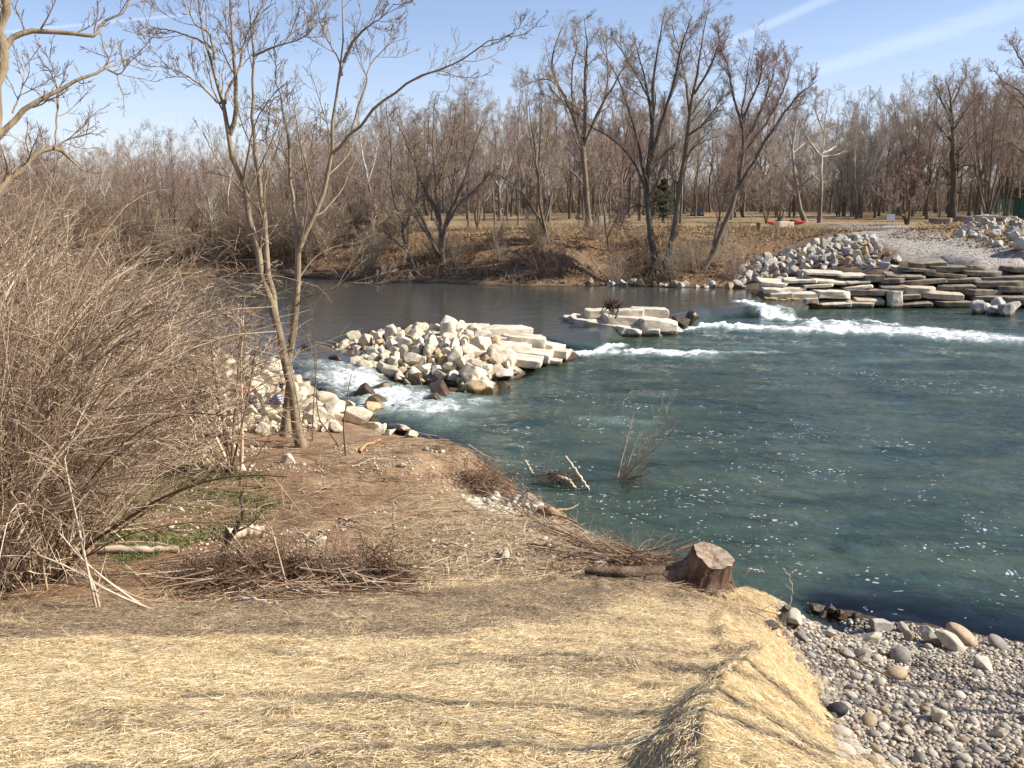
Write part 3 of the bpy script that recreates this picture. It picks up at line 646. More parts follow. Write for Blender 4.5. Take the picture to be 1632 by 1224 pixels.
# grey riprap heap on the far bank, and the one across the ramp
rr = gp([(1162, 446), (1180, 430), (1222, 414), (1262, 403), (1310, 386), (1350, 379), (1380, 381), (1408, 398), (1432, 416), (1440, 426), (1435, 436), (1370, 428), (1310, 434), (1270, 444), (1215, 452), (1185, 453)])
k = 0
for x, y, s in scatter_poly(rr, .92, rng, 14000, (.58, .88)):
    u = rng.random(); HEAP.append((x, y, float(H(x, y)[0]), s, m_gray if u < .8 else (m_lime if u < .9 else m_tanrock)))
rock_heap(HEAP, 225, "riprap_rock", "grey broken boulder in the big riprap heap between leafy bank and gravel ramp", "rock", "grey riprap heap on the far bank", "smaller broken stone of the grey riprap heap")
HEAP = []
rr2 = gp([(1522, 378), (1545, 356), (1580, 352), (1632, 350), (1700, 356), (1720, 400), (1632, 404), (1585, 396)])
for x, y, s in scatter_poly(rr2, 1.6, rng, 3000, (.6, 1.1)):
    u = rng.random(); HEAP.append((x, y, float(H(x, y)[0]), s, m_gray if u < .85 else m_tanrock))
rock_heap(HEAP, 70, "riprap_rock", "blue grey boulder among brown leaves on the slope right of the gravel ramp", "rock", "boulders on the slope right of the gravel ramp", "smaller stones on the slope right of the gravel ramp")
for i, (px, py) in enumerate(((1560, 492), (1575, 478), (1590, 488), (1600, 474), (1612, 490), (1582, 494), (1571, 490), (1604, 496))):
    p = P(px, py, .25); place_rock("boulder", RP[i], (p[0], p[1], .0 + (494 - py) * .025), .95, m_gray, "grey boulder in the small pile at the waterline below the concrete slabs", "boulder", "small pile of boulders at the foot of the slabs", rng)
# little stones along the foot of the far bank
for i in range(70):
    q = rng.uniform(0, 1); px = 640 + q * 560; py = np.interp(px, [640, 1000, 1200], [446, 456, 461]); p = P(px, py, UP)
    place_rock("rock", RP[rng.integers(10)], (p[0], p[1] + rng.uniform(0, .8), UP - .1 + rng.uniform(0, .2)), rng.uniform(.25, .7), m_gray if rng.random() < .5 else m_tanrock, "small rock along the foot of the leafy far bank", "rock", "small rocks along the foot of the leafy far bank", rng)

# stacked concrete slabs on the right bank: (left px, right px, top px, bottom px, depth, material)
SL = [(1452, 1511, 415, 425, 's'), (1441, 1491, 426, 434, 's'), (1491, 1545, 423, 433, 's'), (1545, 1571, 421, 431, 's'), (1421, 1480, 436, 443, 's'), (1480, 1540, 433, 442, 's'), (1540, 1601, 431, 439, 's'), (1612, 1650, 422, 434, 's'),
      (1408, 1446, 442, 452, 's'), (1446, 1509, 445, 453, 's'), (1510, 1565, 441, 450, 's'), (1565, 1650, 438, 446, 's'), (1405, 1445, 453, 465, 's'), (1446, 1498, 454, 468, 'm'), (1501, 1561, 452, 461, 's'), (1563, 1630, 447, 457, 's'),
      (1355, 1418, 460, 471, 's'), (1301, 1355, 461, 476, 'p'), (1471, 1538, 463, 475, 'm'), (1538, 1597, 459, 470, 's'), (1597, 1650, 455, 467, 's'), (1418, 1468, 468, 477, 's'), (1435, 1486, 480, 489, 's'), (1498, 1553, 476, 491, 's'), (1555, 1600, 468, 479, 's'),
      (1600, 1660, 470, 486, 's'), (1291, 1345, 429, 438, 'p'), (1340, 1387, 433, 442, 'p'), (1383, 1408, 438, 450, 's'), (1216, 1262, 444, 455, 'p'), (1255, 1310, 441, 450, 'p'), (1300, 1350, 441, 450, 'p'), (1283, 1335, 449, 458, 'p'), (1350, 1385, 443, 452, 'p'),
      (1245, 1285, 452, 463, 'p'), (1220, 1250, 455, 465, 'p'), (1311, 1355, 480, 490, 'p'), (1355, 1402, 477, 489, 'm'), (1365, 1413, 472, 481, 'm'), (1262, 1306, 465, 475, 'p'), (1230, 1262, 464, 474, 'p'), (1280, 1308, 474, 485, 'p'), (1255, 1278, 473, 484, 't'), (1222, 1240, 473, 483, 't'),
      (1240, 1256, 474, 484, 't'), (1275, 1294, 484, 491, 't'), (1296, 1312, 482, 492, 't'), (1350, 1395, 453, 461, 'p'), (1400, 1440, 462, 470, 's')]
m_slabmix = noisy("tan_slab", (.30, .25, .18), (.56, .48, .36), 1.6, .9, .5, .03, vary=.25, wet=.12)
m_slabwet = noisy("ochre_wet_block", (.16, .09, .03), (.50, .36, .16), 2, .5, .6, .04, vary=.4, wet=.25)
def slab_words(x, y, mt):
    row = "low at the waterline" if y > 474 else ("in the middle rows" if y > 455 else "in the upper rows")
    return {'s': "weathered grey brown concrete slab %s of the stacked bank beside the gravel ramp", 'm': "broad tan slab lying tilted %s of the stacked slab bank",
            'p': "pale flat limestone slab %s at the left part of the stacked bank", 't': "wet ochre block %s by the small waterfall of the right bank"}[mt] % row, \
           {'s': "grey brown concrete slabs ", 'm': "broad tan slabs ", 'p': "pale flat slabs ", 't': "wet ochre blocks "}[mt] + row + " of the stacked right bank"
for i, (x0, x1, yt, yb, mt) in enumerate(SL):
    z = zslab(yb); a = P(x0, yb, z); b_ = P(x1, yb, z); L = abs(b_[0] - a[0]); D = a[1]; hgt = max(.17, (yb - yt) * D / FPX * rng.uniform(.6, .85))
    ly = {'s': 1.5, 'm': 1.9, 'p': 1.9, 't': 1.0}[mt]; tilt = {'s': .03, 'm': .16, 'p': .06, 't': .05}[mt]; L *= rng.uniform(.93, 1.12); ly *= rng.uniform(.75, 1.1)
    if mt == 'p' and yb < 465: hgt *= .6
    lab, grp = slab_words(x0, yb, mt)
    slab("stone_slab", ((a[0] + b_[0]) / 2, D + ly / 2, z + hgt / 2), (L * 1.03, ly, hgt), (tilt + rng.normal() * .05, rng.normal() * .035, rng.normal() * .07), {'s': m_slab, 'm': m_slabmix, 'p': m_slabpale, 't': m_slabwet}[mt], lab, "slab", grp, 400 + i)
p = P(1424, 490, 0); slab("stone_slab", (p[0], p[1] - .1, .42), (.66, .6, .98), (-.08, .03, .05), m_slabpale, "upright pale block standing at the waterline in front of the stacked slabs", "slab", None, 470)

# shingle beach: 300 cobbles as things, the finer gravel as one mass
beach_poly = wp([(1232, 985), (1290, 980), (1360, 986), (1450, 994), (1540, 1011), (1640, 1031), (1800, 1050)], .05) + [(8.8, 8.2), (6.4, 6.6)] + gp([(1632, 1224), (1480, 1224), (1338, 1224), (1322, 1150), (1292, 1085), (1262, 1045), (1238, 1015)])
big = [(1262, 993, .34, 0, "white cube shaped stone beside the dark wet rocks at the beach corner"), (1400, 1003, .42, 1, "light grey slab like stone near the water on the shingle beach"), (1392, 1022, .36, 0, "cream wedge shaped stone below the light grey slab on the beach"),
       (1440, 1006, .22, 0, "white stone just right of the light grey slab on the beach"), (1532, 1022, .46, 2, "biggest tan stone on the beach close to the water"), (1480, 1024, .38, 0, "pale flat stone left of the biggest tan stone"), (1514, 1035, .4, 0, "white wedge stone just below the biggest tan stone"),
       (1372, 1052, .3, 0, "tall cream stone standing in the middle of the beach"), (1428, 1078, .27, 2, "smooth tan cobble with a twig behind it"), (1435, 1048, .26, 1, "smooth grey oval cobble right of the tall cream stone"), (1384, 1152, .2, 2, "brown oval cobble in the lower beach"),
       (1333, 1137, .26, 1, "black stone leaning at the edge of the straw blanket"), (1325, 1150, .25, 0, "pale oval cobble under the black leaning stone"), (1565, 1065, .24, 0, "pale oval cobble among grey ones at right of the beach"), (1450, 1020, .25, 2, "tan flat stone between the cream wedge and the pale flat stone"),
       (1352, 1048, .2, 1, "dark stone at the left side of the tall cream stone"), (1590, 1030, .3, 1, "grey stone near the water at the right edge"), (1494, 1145, .2, 0, "round white cobble in the lower right of the beach"), (1592, 1172, .22, 0, "white broken stone in the lower right corner area"),
       (1320, 1012, .24, 0, "cream stone right of the bent twig")]
m_black = noisy("black_stone", (.02, .02, .022), (.05, .05, .055), 3, .7, .4, .03)
for px, py, s, mi, lab in big:
    p = G(px, py + 3); ang = mi == 0 or "slab" in lab or "wedge" in lab
    place_rock("cobble", RP[rng.integers(10)] if ang else CPB[rng.integers(6)], p, s, m_black if "black" in lab else m_cob[mi], lab, "stone", None, rng, (.6, .9), .3, .15)
pts = scatter_poly(beach_poly, 1.0, rng, 14000, (.065, .14)); rng.shuffle(pts); pts = sorted(pts, key=lambda a: -a[2] / a[1])
for x, y, s in pts[:275]:
    mi = rng.choice([0, 1, 2], p=[.5, .28, .22]); sh = rng.random() < .35
    place_rock("cobble", RP[rng.integers(10)] if sh else CPB[rng.integers(6)], (x, y, float(H(x, y)[0])), s, m_cob[mi], ["pale cobble", "grey cobble", "tan cobble"][mi] + " among many others on the shingle beach", "stone", ["pale", "grey", "tan"][mi] + " cobbles of the shingle beach", rng, (.55, .85), .25, .05)
wetbeach = [((1255, 975), .3), ((1300, 974), .28), ((1325, 972), .22), ((1275, 968), .25), ((1245, 988), .24), ((1340, 977), .2), ((1365, 980), .18), ((1230, 1000), .22), ((1290, 982), .3), ((1312, 980), .16), ((1268, 985), .18)]
for (px, py), s in wetbeach:
    p = G(px, py + 4); place_rock("rock", RP[rng.integers(10)], (p[0], p[1], max(p[2], -.08)), s, m_wetrock, "dark wet rock where the beach meets the straw bank corner", "rock", "dark wet rocks at the corner of the beach", rng, (.5, .8), .3)

def pebbles(name, X, Y, S, colors, seed, label, squ=.65, parent=None, lift=.2):
    """very many small stones as one mass"""
    r = np.random.default_rng(seed); base, Fb = ico(1); n = len(X); nv = len(base)
    sc_ = np.stack([S * r.uniform(.8, 1.25, n), S * r.uniform(.7, 1.1, n), S * squ * r.uniform(.7, 1.1, n)], 1) * .5
    ang = r.uniform(0, 6.28, n); ca, sa_ = np.cos(ang), np.sin(ang)
    B = base[None] * (1 + r.uniform(-.22, .12, (n, nv, 1))) * sc_[:, None]
    V = np.stack([B[..., 0] * ca[:, None] - B[..., 1] * sa_[:, None], B[..., 0] * sa_[:, None] + B[..., 1] * ca[:, None], B[..., 2]], -1)
    V += np.stack([X, Y, H(X, Y) + S * squ * lift], 1)[:, None]
    F = (Fb[None] + (np.arange(n) * nv)[:, None, None]).reshape(-1, 3)
    ci = r.choice(len(colors), n); col = np.array(colors)[ci] * r.uniform(.7, 1.2, (n, 1))
    m, t, b = new_mat(name + "_stone"); t.put(b.inputs['Base Color'], t.attr('stone', 'Color')); b.inputs['Roughness'].default_value = .85
    o = link(name, mesh(name, V.reshape(-1, 3), F, m, True, cols={'stone': np.repeat(col, nv, 0)}), parent)
    return tagp(o, label, None, None, "stuff")
def rand_in(poly, n, r):
    P_ = np.array([p[:2] for p in poly]); lo, hi = P_.min(0), P_.max(0); q = r.uniform(lo, hi, (n * 6, 2)); q = q[inpoly(q[:, 0], q[:, 1], poly)]
    return q[:n, 0], q[:n, 1]
COLS = [(.42, .37, .29), (.50, .45, .37), (.30, .27, .22), (.20, .18, .16), (.30, .22, .14), (.38, .31, .22), (.25, .21, .17)]
X, Y = rand_in(beach_poly, 24000, rng); S = rng.uniform(.02, .075, len(X)) * (.8 + .6 * rng.random(len(X)))
pebbles("gravel", X, Y, S, COLS, 5, "fine mixed gravel between the cobbles of the beach")
X, Y = rand_in(pocket, 900, rng); hp_ = H(X, Y) < .62; X, Y = X[hp_], Y[hp_]; pebbles("gravel", X, Y, rng.uniform(.06, .2, len(X)), [(.56, .50, .39), (.62, .56, .45), (.45, .39, .3)], 6, "pale stones washed into the hollow of the bank")
terr = gp([(300, 700), (480, 712), (650, 712), (760, 740), (830, 780), (900, 850), (1000, 905), (900, 915), (700, 915), (500, 905), (300, 890), (180, 870), (200, 780)])
X, Y = rand_in(terr, 5000, rng); msk = fbm(X / 1.1, Y / 1.1, seed=77) > -.05; X, Y = X[msk], Y[msk]
pebbles("gravel", X, Y, rng.uniform(.015, .07, len(X)) * (1 + (rng.random(len(X)) > .95) * 1.1), [(.52, .45, .34), (.60, .54, .44), (.38, .3, .21)], 8, "scattered pale pebbles on the brown terrace")
X, Y = rand_in(path_poly, 5000, rng); pebbles("gravel", X, Y, rng.uniform(.04, .11, len(X)), [(.38, .35, .30), (.28, .26, .23)], 9, "crushed stone on the gravel ramp")
for px, py, s, lab in ((640, 742, .2, "round white stone on the brown terrace near the orange stick"), (512, 863, .2, "white stone on the terrace near the brush pile"), (805, 888, .22, "biggest pale stone on the littered terrace above the straw"),
                       (780, 893, .15, "small pale stone just left of the biggest pale stone"), (575, 905, .3, "broad pale flat stone behind the brush pile"), (460, 735, .25, "pale stone near the foot of the twin trunks"), (235, 812, .3, "grey flat stone in the green weeds"),
                       (200, 815, .35, "grey slab leaning in the weeds under the thicket"), (880, 890, .13, "tiny white stone on the littered terrace")):
    p = G(px, py + 2); place_rock("rock", RP[rng.integers(10)], p, s, m_cob[1] if "grey" in lab else m_lime, lab, "stone", None, rng, (.6, .9), .3)
# ------------------------------------------------------------------ tubes, twigs, growth
def tube_arrays(Pt, Rd, sides):
    """Pt (N,n,3) polylines, Rd (N,n) radii -> vertices and quads"""
    N, n, _ = Pt.shape; T = np.gradient(Pt, axis=1); T /= np.maximum(np.linalg.norm(T, axis=2, keepdims=True), 1e-9)
    mean = T.mean(1, keepdims=True); ref = np.where(np.abs(mean[..., 2:3]) > .8, np.array([1., .13, 0]), np.array([.1, .05, 1.]))
    A = np.cross(T, np.broadcast_to(ref, T.shape)); A /= np.maximum(np.linalg.norm(A, axis=2, keepdims=True), 1e-9); B = np.cross(T, A)
    an = np.arange(sides) * 2 * math.pi / sides
    V = Pt[:, :, None] + Rd[..., None, None] * (A[:, :, None] * np.cos(an)[:, None] + B[:, :, None] * np.sin(an)[:, None])
    idx = np.arange(N * n * sides).reshape(N, n, sides); j = np.roll(idx, -1, 2)
    F = np.stack([idx[:, :-1], j[:, :-1], j[:, 1:], idx[:, 1:]], -1).reshape(-1, 4)
    return V.reshape(-1, 3), F
class Tubes:
    def __init__(s): s.V = []; s.F = []; s.n = 0; s.r = []
    def add(s, Pt, Rd, sides, rnd=None):
        Pt = np.asarray(Pt, float); Rd = np.asarray(Rd, float)
        if Pt.ndim == 2: Pt, Rd = Pt[None], Rd[None]
        if not len(Pt): return
        V, F = tube_arrays(Pt, Rd, sides); s.V.append(V); s.F.append(F + s.n); s.n += len(V)
        k = np.random.default_rng(s.n).random(len(Pt)) if rnd is None else rnd; s.r.append(np.repeat(k, Pt.shape[1] * sides))
    def mesh(s, name, mat, origin=(0, 0, 0), smooth=True):
        if not s.V: return None
        return mesh(name, np.concatenate(s.V) - np.array(origin), np.concatenate(s.F), mat, smooth, attrs={'rnd': np.concatenate(s.r)})
def unit(v): return v / np.maximum(np.linalg.norm(v, axis=-1, keepdims=True), 1e-9)
def grow(S, D, L, r0, r1, n, gnarl, up, r, droop=0.0):
    N = len(S); pts = np.empty((N, n, 3)); pts[:, 0] = S; d = unit(D); step = (L / (n - 1))[:, None]
    for i in range(1, n):
        d = unit(d + r.normal(size=(N, 3)) * gnarl + np.array([0, 0, up - droop * i / n])); pts[:, i] = pts[:, i - 1] + d * step
    t = np.linspace(0, 1, n)[None]; return pts, r0[:, None] * (1 - t) + r1[:, None] * t
def spawn(Pt, Rd, L, k, t0, t1, ang, lr, rr, r, taper=.55, rmin=.003):
    N, n, _ = Pt.shape; t = (t0 + (t1 - t0) * (np.arange(k)[None] + r.random((N, k))) / k); f = t * (n - 1); i = np.clip(f.astype(int), 0, n - 2); w_ = (f - i)[..., None]
    I = np.arange(N)[:, None]; S = Pt[I, i] * (1 - w_) + Pt[I, i + 1] * w_; T = unit(Pt[I, i + 1] - Pt[I, i]); ra = Rd[I, i] * (1 - w_[..., 0]) + Rd[I, i + 1] * w_[..., 0]
    q = r.normal(size=S.shape); q = unit(q - (q * T).sum(-1, keepdims=True) * T); a = R(1) * (ang + r.normal(size=t.shape) * ang * .28)[..., None]
    D = T * np.cos(a) + q * np.sin(a); ln = L[:, None] * lr * (1 - taper * t) * r.uniform(.6, 1.25, t.shape)
    return S.reshape(-1, 3), D.reshape(-1, 3), ln.ravel(), np.maximum(ra * rr, rmin).ravel()
def catmull(pts, n):
    p = np.asarray(pts, float); p = np.vstack([2 * p[0] - p[1], p, 2 * p[-1] - p[-2]]); m = len(p) - 3; out = []
    for u in np.linspace(0, m - 1e-6, n):
        i = int(u); t = u - i; a, b_, c, d = p[i:i + 4]
        out.append(.5 * (2 * b_ + (c - a) * t + (2 * a - 5 * b_ + 4 * c - d) * t * t + (3 * b_ - a - 3 * c + d) * t ** 3))
    return np.array(out)
def strips(name, X, Y, Z, L, Wd, yaw, pitch, mat, seed, parent=None, bend=.25, rnd=None, n=3):
    """thousands of thin flat fibres (straw, grass, dead stems) as one mesh"""
    r = np.random.default_rng(seed); N = len(X); d = np.stack([np.cos(yaw) * np.cos(pitch), np.sin(yaw) * np.cos(pitch), np.sin(pitch)], 1)
    side = unit(np.cross(d, r.normal(size=(N, 3)) * .35 + np.array([0, 0, 1]))); bnd = unit(r.normal(size=(N, 3)) * np.array([1, 1, .35])) * (L * bend)[:, None]
    c0 = np.stack([X, Y, Z], 1); V = []
    for i in range(n):
        t = i / (n - 1); c = c0 + d * (L * t)[:, None] + bnd * (t * (1 - t) * 2 if pitch.mean() < .9 else t * t)
        ww = (Wd * (1 - .6 * t))[:, None] * side * .5; V += [c - ww, c + ww]
    V = np.stack(V, 1); base = (np.arange(N) * 2 * n)[:, None]
    F = np.concatenate([base + np.array([2 * i, 2 * i + 1, 2 * i + 3, 2 * i + 2]) for i in range(n - 1)])
    k = r.random(N) if rnd is None else rnd
    o = link(name, mesh(name, V.reshape(-1, 3), F, mat, False, attrs={'rnd': np.repeat(k, 2 * n)}), parent); return o

# ------------------------------------------------------------------ straw blankets on the slope
m_straw, t, b = new_mat("straw_mat")
pos = t.n('ShaderNodeNewGeometry').outputs['Position']; old = t.attr('old')
f1 = t.noise(t.mapping(pos, (1, 3.2, 1), (0, 0, .3)), 26, 6, .7, .6); f2 = t.noise(t.mapping(pos, (3.2, 1, 1), (0, 0, .5)), 24, 6, .7, .6); f3 = t.noise(pos, 1.6, 4, .6)
f = t.math('MAXIMUM', f1, f2)
fresh = t.ramp(f, [(.42, (.26, .17, .08)), (.52, (.52, .37, .17)), (.66, (.74, .57, .31))]); aged = t.ramp(f, [(.42, (.09, .06, .04)), (.56, (.24, .17, .10)), (.72, (.40, .30, .19))])
t.put(b.inputs['Base Color'], t.mix(1.0, t.mix(old, fresh, aged), t.math('MULTIPLY_ADD', f3, .5, .75), 'MULTIPLY')); b.inputs['Roughness'].default_value = .9; b.inputs['Specular IOR Level'].default_value = .2
bump(t, b, f, 1.0, .02)
FRESH = [(0, (.24, .16, .075)), (.25, (.50, .36, .18)), (.65, (.72, .56, .31)), (1, (.86, .75, .52))]
AGED = [(0, (.13, .09, .055)), (.4, (.25, .18, .11)), (.8, (.42, .32, .20)), (1, (.60, .47, .30))]
m_sf = fibre_mat("straw_fibre", FRESH); m_so = fibre_mat("old_straw_fibre", AGED)
old_poly = [(-17, 7.35), (-17, 12)] + gp([(0, 960), (330, 962), (600, 950), (900, 920), (1040, 925), (1110, 950), (1050, 935), (1000, 950), (960, 975), (860, 1002), (640, 1022), (300, 1018), (0, 1020)])
old2 = gp([(1010, 950), (1100, 950), (1195, 960), (1215, 1000), (1150, 985), (1080, 975)])
def line_x(y): return np.interp(y, LINE[:, 1], LINE[:, 0])
def oldness(x, y):
    j = fbm(x / .8, y / .8, seed=51) * .25; m = np.maximum(poly_mask(x + j, y + j, old_poly, .22), .55 * poly_mask(x + j, y + j, old2, .3))
    blot = .05 + sstep(-.05, .5, fbm(x / .45, y / .45, seed=52)) * .6 * sstep(-.35, .35, fbm(x / 1.8, y / 1.8, seed=58)) + .25 * sstep(.1, .5, fbm(x / .12, y / .12, seed=59))
    return np.clip(m * (.8 + .25 * fbm(x / .5, y / .5, seed=53)) + blot, 0, 1)
def wrinkle(x, y):
    w_ = .030 * fbm(x / .35, y / .35, seed=61) + .03 * fbm(x / 1.4, y / 1.4, seed=62) + .035 * sstep(.25, .6, fbm(x / .28 + 3, y / .28, seed=66))
    for (a, b_, c) in (((1150, 990), (1168, 1050), .07), ((1180, 1000), (1205, 1040), .05), ((1210, 1008), (1228, 1040), .05)):
        p, q = G(*a)[:2], G(*b_)[:2]; w_ = w_ + c * np.exp(-(seg_dist(x, y, p, q) / .09) ** 2)
    return w_
def blanket_z(x, y, right):
    s = x - line_x(y); z = H(x, y) + .03 + wrinkle(x, y)
    if right: z = z + .02 * np.exp(-np.maximum(s, 0) / .4) * sstep(8.2, 6.6, y) + .012 + .07 * np.clip(fbm(x / .35 + y * .5, y / 1.3, seed=63), -.3, 1) * sstep(.2, .7, s)
    return z
def make_blanket(right, label, res=.045):
    xs = np.arange(-16, 4.2, res); ys = np.arange(-1, 12.6, res)
    if right: xs = np.arange(.0, 4.4, res * .8); ys = np.arange(-1, 12.6, res * .8)
    xx, yy = np.meshgrid(xs, ys); x, y = xx.ravel(), yy.ravel()
    if right: x = np.maximum(x, line_x(y) - .02)
    jx = x + fbm(x / .4, y / .4, seed=64) * .10; ins = inpoly(jx, y + fbm(x / .4, y / .4, seed=65) * .08, straw_poly)
    s = x - line_x(y); ins &= (s > -.021) & (y < 8.0 + 9 * (s > 3)) if right else (s < .1) | (y > 7.2)
    z = blanket_z(x, y, right)
    if right: z = np.where(x <= line_x(y) - .015, z - .03, z)      # the turned-down lip along the fold
    id_ = np.arange(len(x)).reshape(xx.shape); F = np.stack([id_[:-1, :-1], id_[:-1, 1:], id_[1:, 1:], id_[1:, :-1]], -1).reshape(-1, 4); F = F[ins[F].all(1)]
    if right:
        F = F[(np.ptp(x[F], axis=1) > 1e-6)]
    u = np.unique(F); rm = np.full(len(x), -1); rm[u] = np.arange(len(u))
    root = thing("straw_blanket", label, "erosion blanket", (float(x[u].mean()), float(y[u].mean()), 0)); o = link("mat", mesh("mat", np.stack([x, y, z], 1)[u] - np.array(root.location), rm[F], m_straw, True, attrs={'old': oldness(x[u], y[u])}), root)
    r = np.random.default_rng(11 + right); n = 700000 if not right else 170000
    # fibres, denser near the eye where single straws can be told apart
    q = r.uniform((-11, 1.5), (4.2, 12.4), (int(n * 2.4), 2)); dist = np.hypot(q[:, 0], q[:, 1]); keep_ = (r.random(len(q)) < np.clip((5.5 / dist) ** 1.2, 0, 1)) & (np.abs(q[:, 0]) < .72 * q[:, 1] + 1); q = q[keep_][:n]
    s = q[:, 0] - line_x(q[:, 1]); jn = .12 * r.normal(size=(len(q), 2)); ins = inpoly(q[:, 0] + jn[:, 0], q[:, 1] + jn[:, 1], straw_poly)
    ins &= (s > 0) & (q[:, 1] < 8.0) if right else (s < .05) | (q[:, 1] > 7.6); q = q[ins]
    ol = oldness(q[:, 0], q[:, 1]) > r.random(len(q)) * .8 + .1
    for sel, m_, nm in ((~ol, m_sf, "straw"), (ol, m_so, "old_straw")):
        X, Y = q[sel, 0], q[sel, 1]; k = len(X)
        if not k: continue
        L = r.uniform(.018, .075, k) * (1 + (r.random(k) > .97) * .9); yaw = r.uniform(0, 6.28, k); yaw = np.where(r.random(k) < .45, r.normal(.1, .7, k) + 2.5 * fbm(X / .6, Y / .6, seed=54), yaw)
        Z = blanket_z(X, Y, right) + r.uniform(.0, .022, k); e = .1
        gxy = (blanket_z(X + np.cos(yaw) * e, Y + np.sin(yaw) * e, right) - blanket_z(X, Y, right)) / e
        st = strips(nm, X - root.location[0], Y - root.location[1], Z, L, r.uniform(.0014, .0032, k) * (1 + np.hypot(X, Y) / 16), yaw, np.arctan(np.clip(gxy, -1, 1)) + np.abs(r.normal(0, .12, k)), m_, 12, root, .18)
        st['kind'] = 'stuff'
    return root
make_blanket(False, "wide golden straw mat spread over the near slope")
make_blanket(True, "folded straw mat draped down the bank edge beside the shingle beach")

# ------------------------------------------------------------------ dead stems, weeds and leaves
def cover(name, poly, n, L, Wd, mat, seed, label, yawm=None, pit=(.0, .12), dens=None, zoff=.01, bend=.25):
    r = np.random.default_rng(seed); X, Y = rand_in(poly, n, r)
    if dens is not None: k = dens(X, Y) > r.random(len(X)); X, Y = X[k], Y[k]
    k = len(X); yaw = r.uniform(0, 6.28, k) if yawm is None else np.where(r.random(k) < .65, r.normal(yawm, .45, k), r.uniform(0, 6.28, k))
    o = strips(name, X, Y, H(X, Y) + zoff * r.random(k), r.uniform(*L, k) * (.5 + r.random(k)), r.uniform(*Wd, k), yaw, np.abs(r.normal(pit[0], pit[1], k)), mat, seed, None, bend); return tagp(o, label, None, None, "stuff")
m_lit = fibre_mat("dead_stem", [(0, (.12, .07, .04)), (.35, (.27, .16, .085)), (.65, (.42, .29, .16)), (.9, (.58, .45, .28)), (1, (.66, .55, .38))])
m_litpale = fibre_mat("pale_dead_stem", [(0, (.3, .2, .1)), (.5, (.50, .38, .22)), (1, (.68, .57, .38))])
terr_all = gp([(0, 962), (0, 760), (250, 700), (480, 705), (655, 705), (745, 722), (800, 752), (845, 785), (892, 840), (960, 866), (1040, 905), (1110, 935), (1190, 955), (1150, 975), (1000, 935), (900, 932), (780, 935), (600, 960), (300, 970)])
cover("dead_stems", terr_all, 42000, (.06, .28), (.004, .011), m_lit, 21, "mat of dead brown stems washed over the terrace", -.15, (.02, .14), lambda x, y: .35 + .65 * sstep(-.2, .3, fbm(x / 1.4, y / .8, seed=91)))
tr2 = gp([(560, 935), (640, 780), (760, 800), (900, 850), (1040, 905), (1100, 940), (960, 935), (800, 930), (650, 955)])
cover("pale_stems", tr2, 16000, (.1, .42), (.004, .010), m_litpale, 22, "pale dry stems combed flat along the bank edge", -.35, (.04, .12))
m_green = fibre_mat("weed_leaf", [(0, (.05, .065, .018)), (.6, (.10, .14, .035)), (1, (.24, .22, .09))])
for pl, n_ in ((green_poly, 18000), (green2, 1300)):
    cover("green_weeds", pl, n_, (.03, .09), (.008, .022), m_green, 23, "low green weeds sprouting on the terrace under the thicket", None, (.6, .4), lambda x, y: sstep(-.25, .35, fbm(x / .9, y / .5, seed=92)))
m_leaf = fibre_mat("fallen_leaf", [(0, (.08, .045, .025)), (.4, (.19, .11, .055)), (.75, (.33, .20, .10)), (1, (.48, .34, .20))])
fb = [tuple(p) for p in far_sh[2:14]]; bank_poly = wp([(0, 441), (640, 446), (830, 455), (1165, 457), (1170, 440), (1200, 418), (1260, 396), (1330, 366)], UP) ; bank_poly = bank_poly[:4] + gp([(1190, 425), (1240, 402), (1330, 372)]) + [(33, 82), (0, 79), (-40, 78), (-45, 64)]
cover("fallen_leaves", bank_poly, 60000, (.10, .24), (.05, .15), m_leaf, 24, "brown fallen leaves carpeting the far bank", None, (.1, .4), lambda x, y: .25 + .75 * sstep(-.1, .4, fbm(x / 2.5, y / 2, seed=93)))
cover("fallen_leaves", gp([(1400, 378), (1500, 350), (1632, 345), (1720, 350), (1720, 420), (1600, 410), (1520, 390)]), 9000, (.12, .25), (.06, .15), m_leaf, 25, "brown leaves drifted between the boulders right of the ramp", None, (.1, .4))
m_dry = fibre_mat("dry_grass_blade", [(0, (.16, .095, .045)), (.5, (.30, .20, .105)), (1, (.48, .36, .21))])
cover("dry_grass", bank_poly, 42000, (.3, .8), (.012, .03), m_dry, 26, "tall dry grass and bramble on the far bank", None, (.8, .35), lambda x, y: sstep(-.2, .35, fbm(x / 3, y / 2.2, seed=94)), 0, .35)

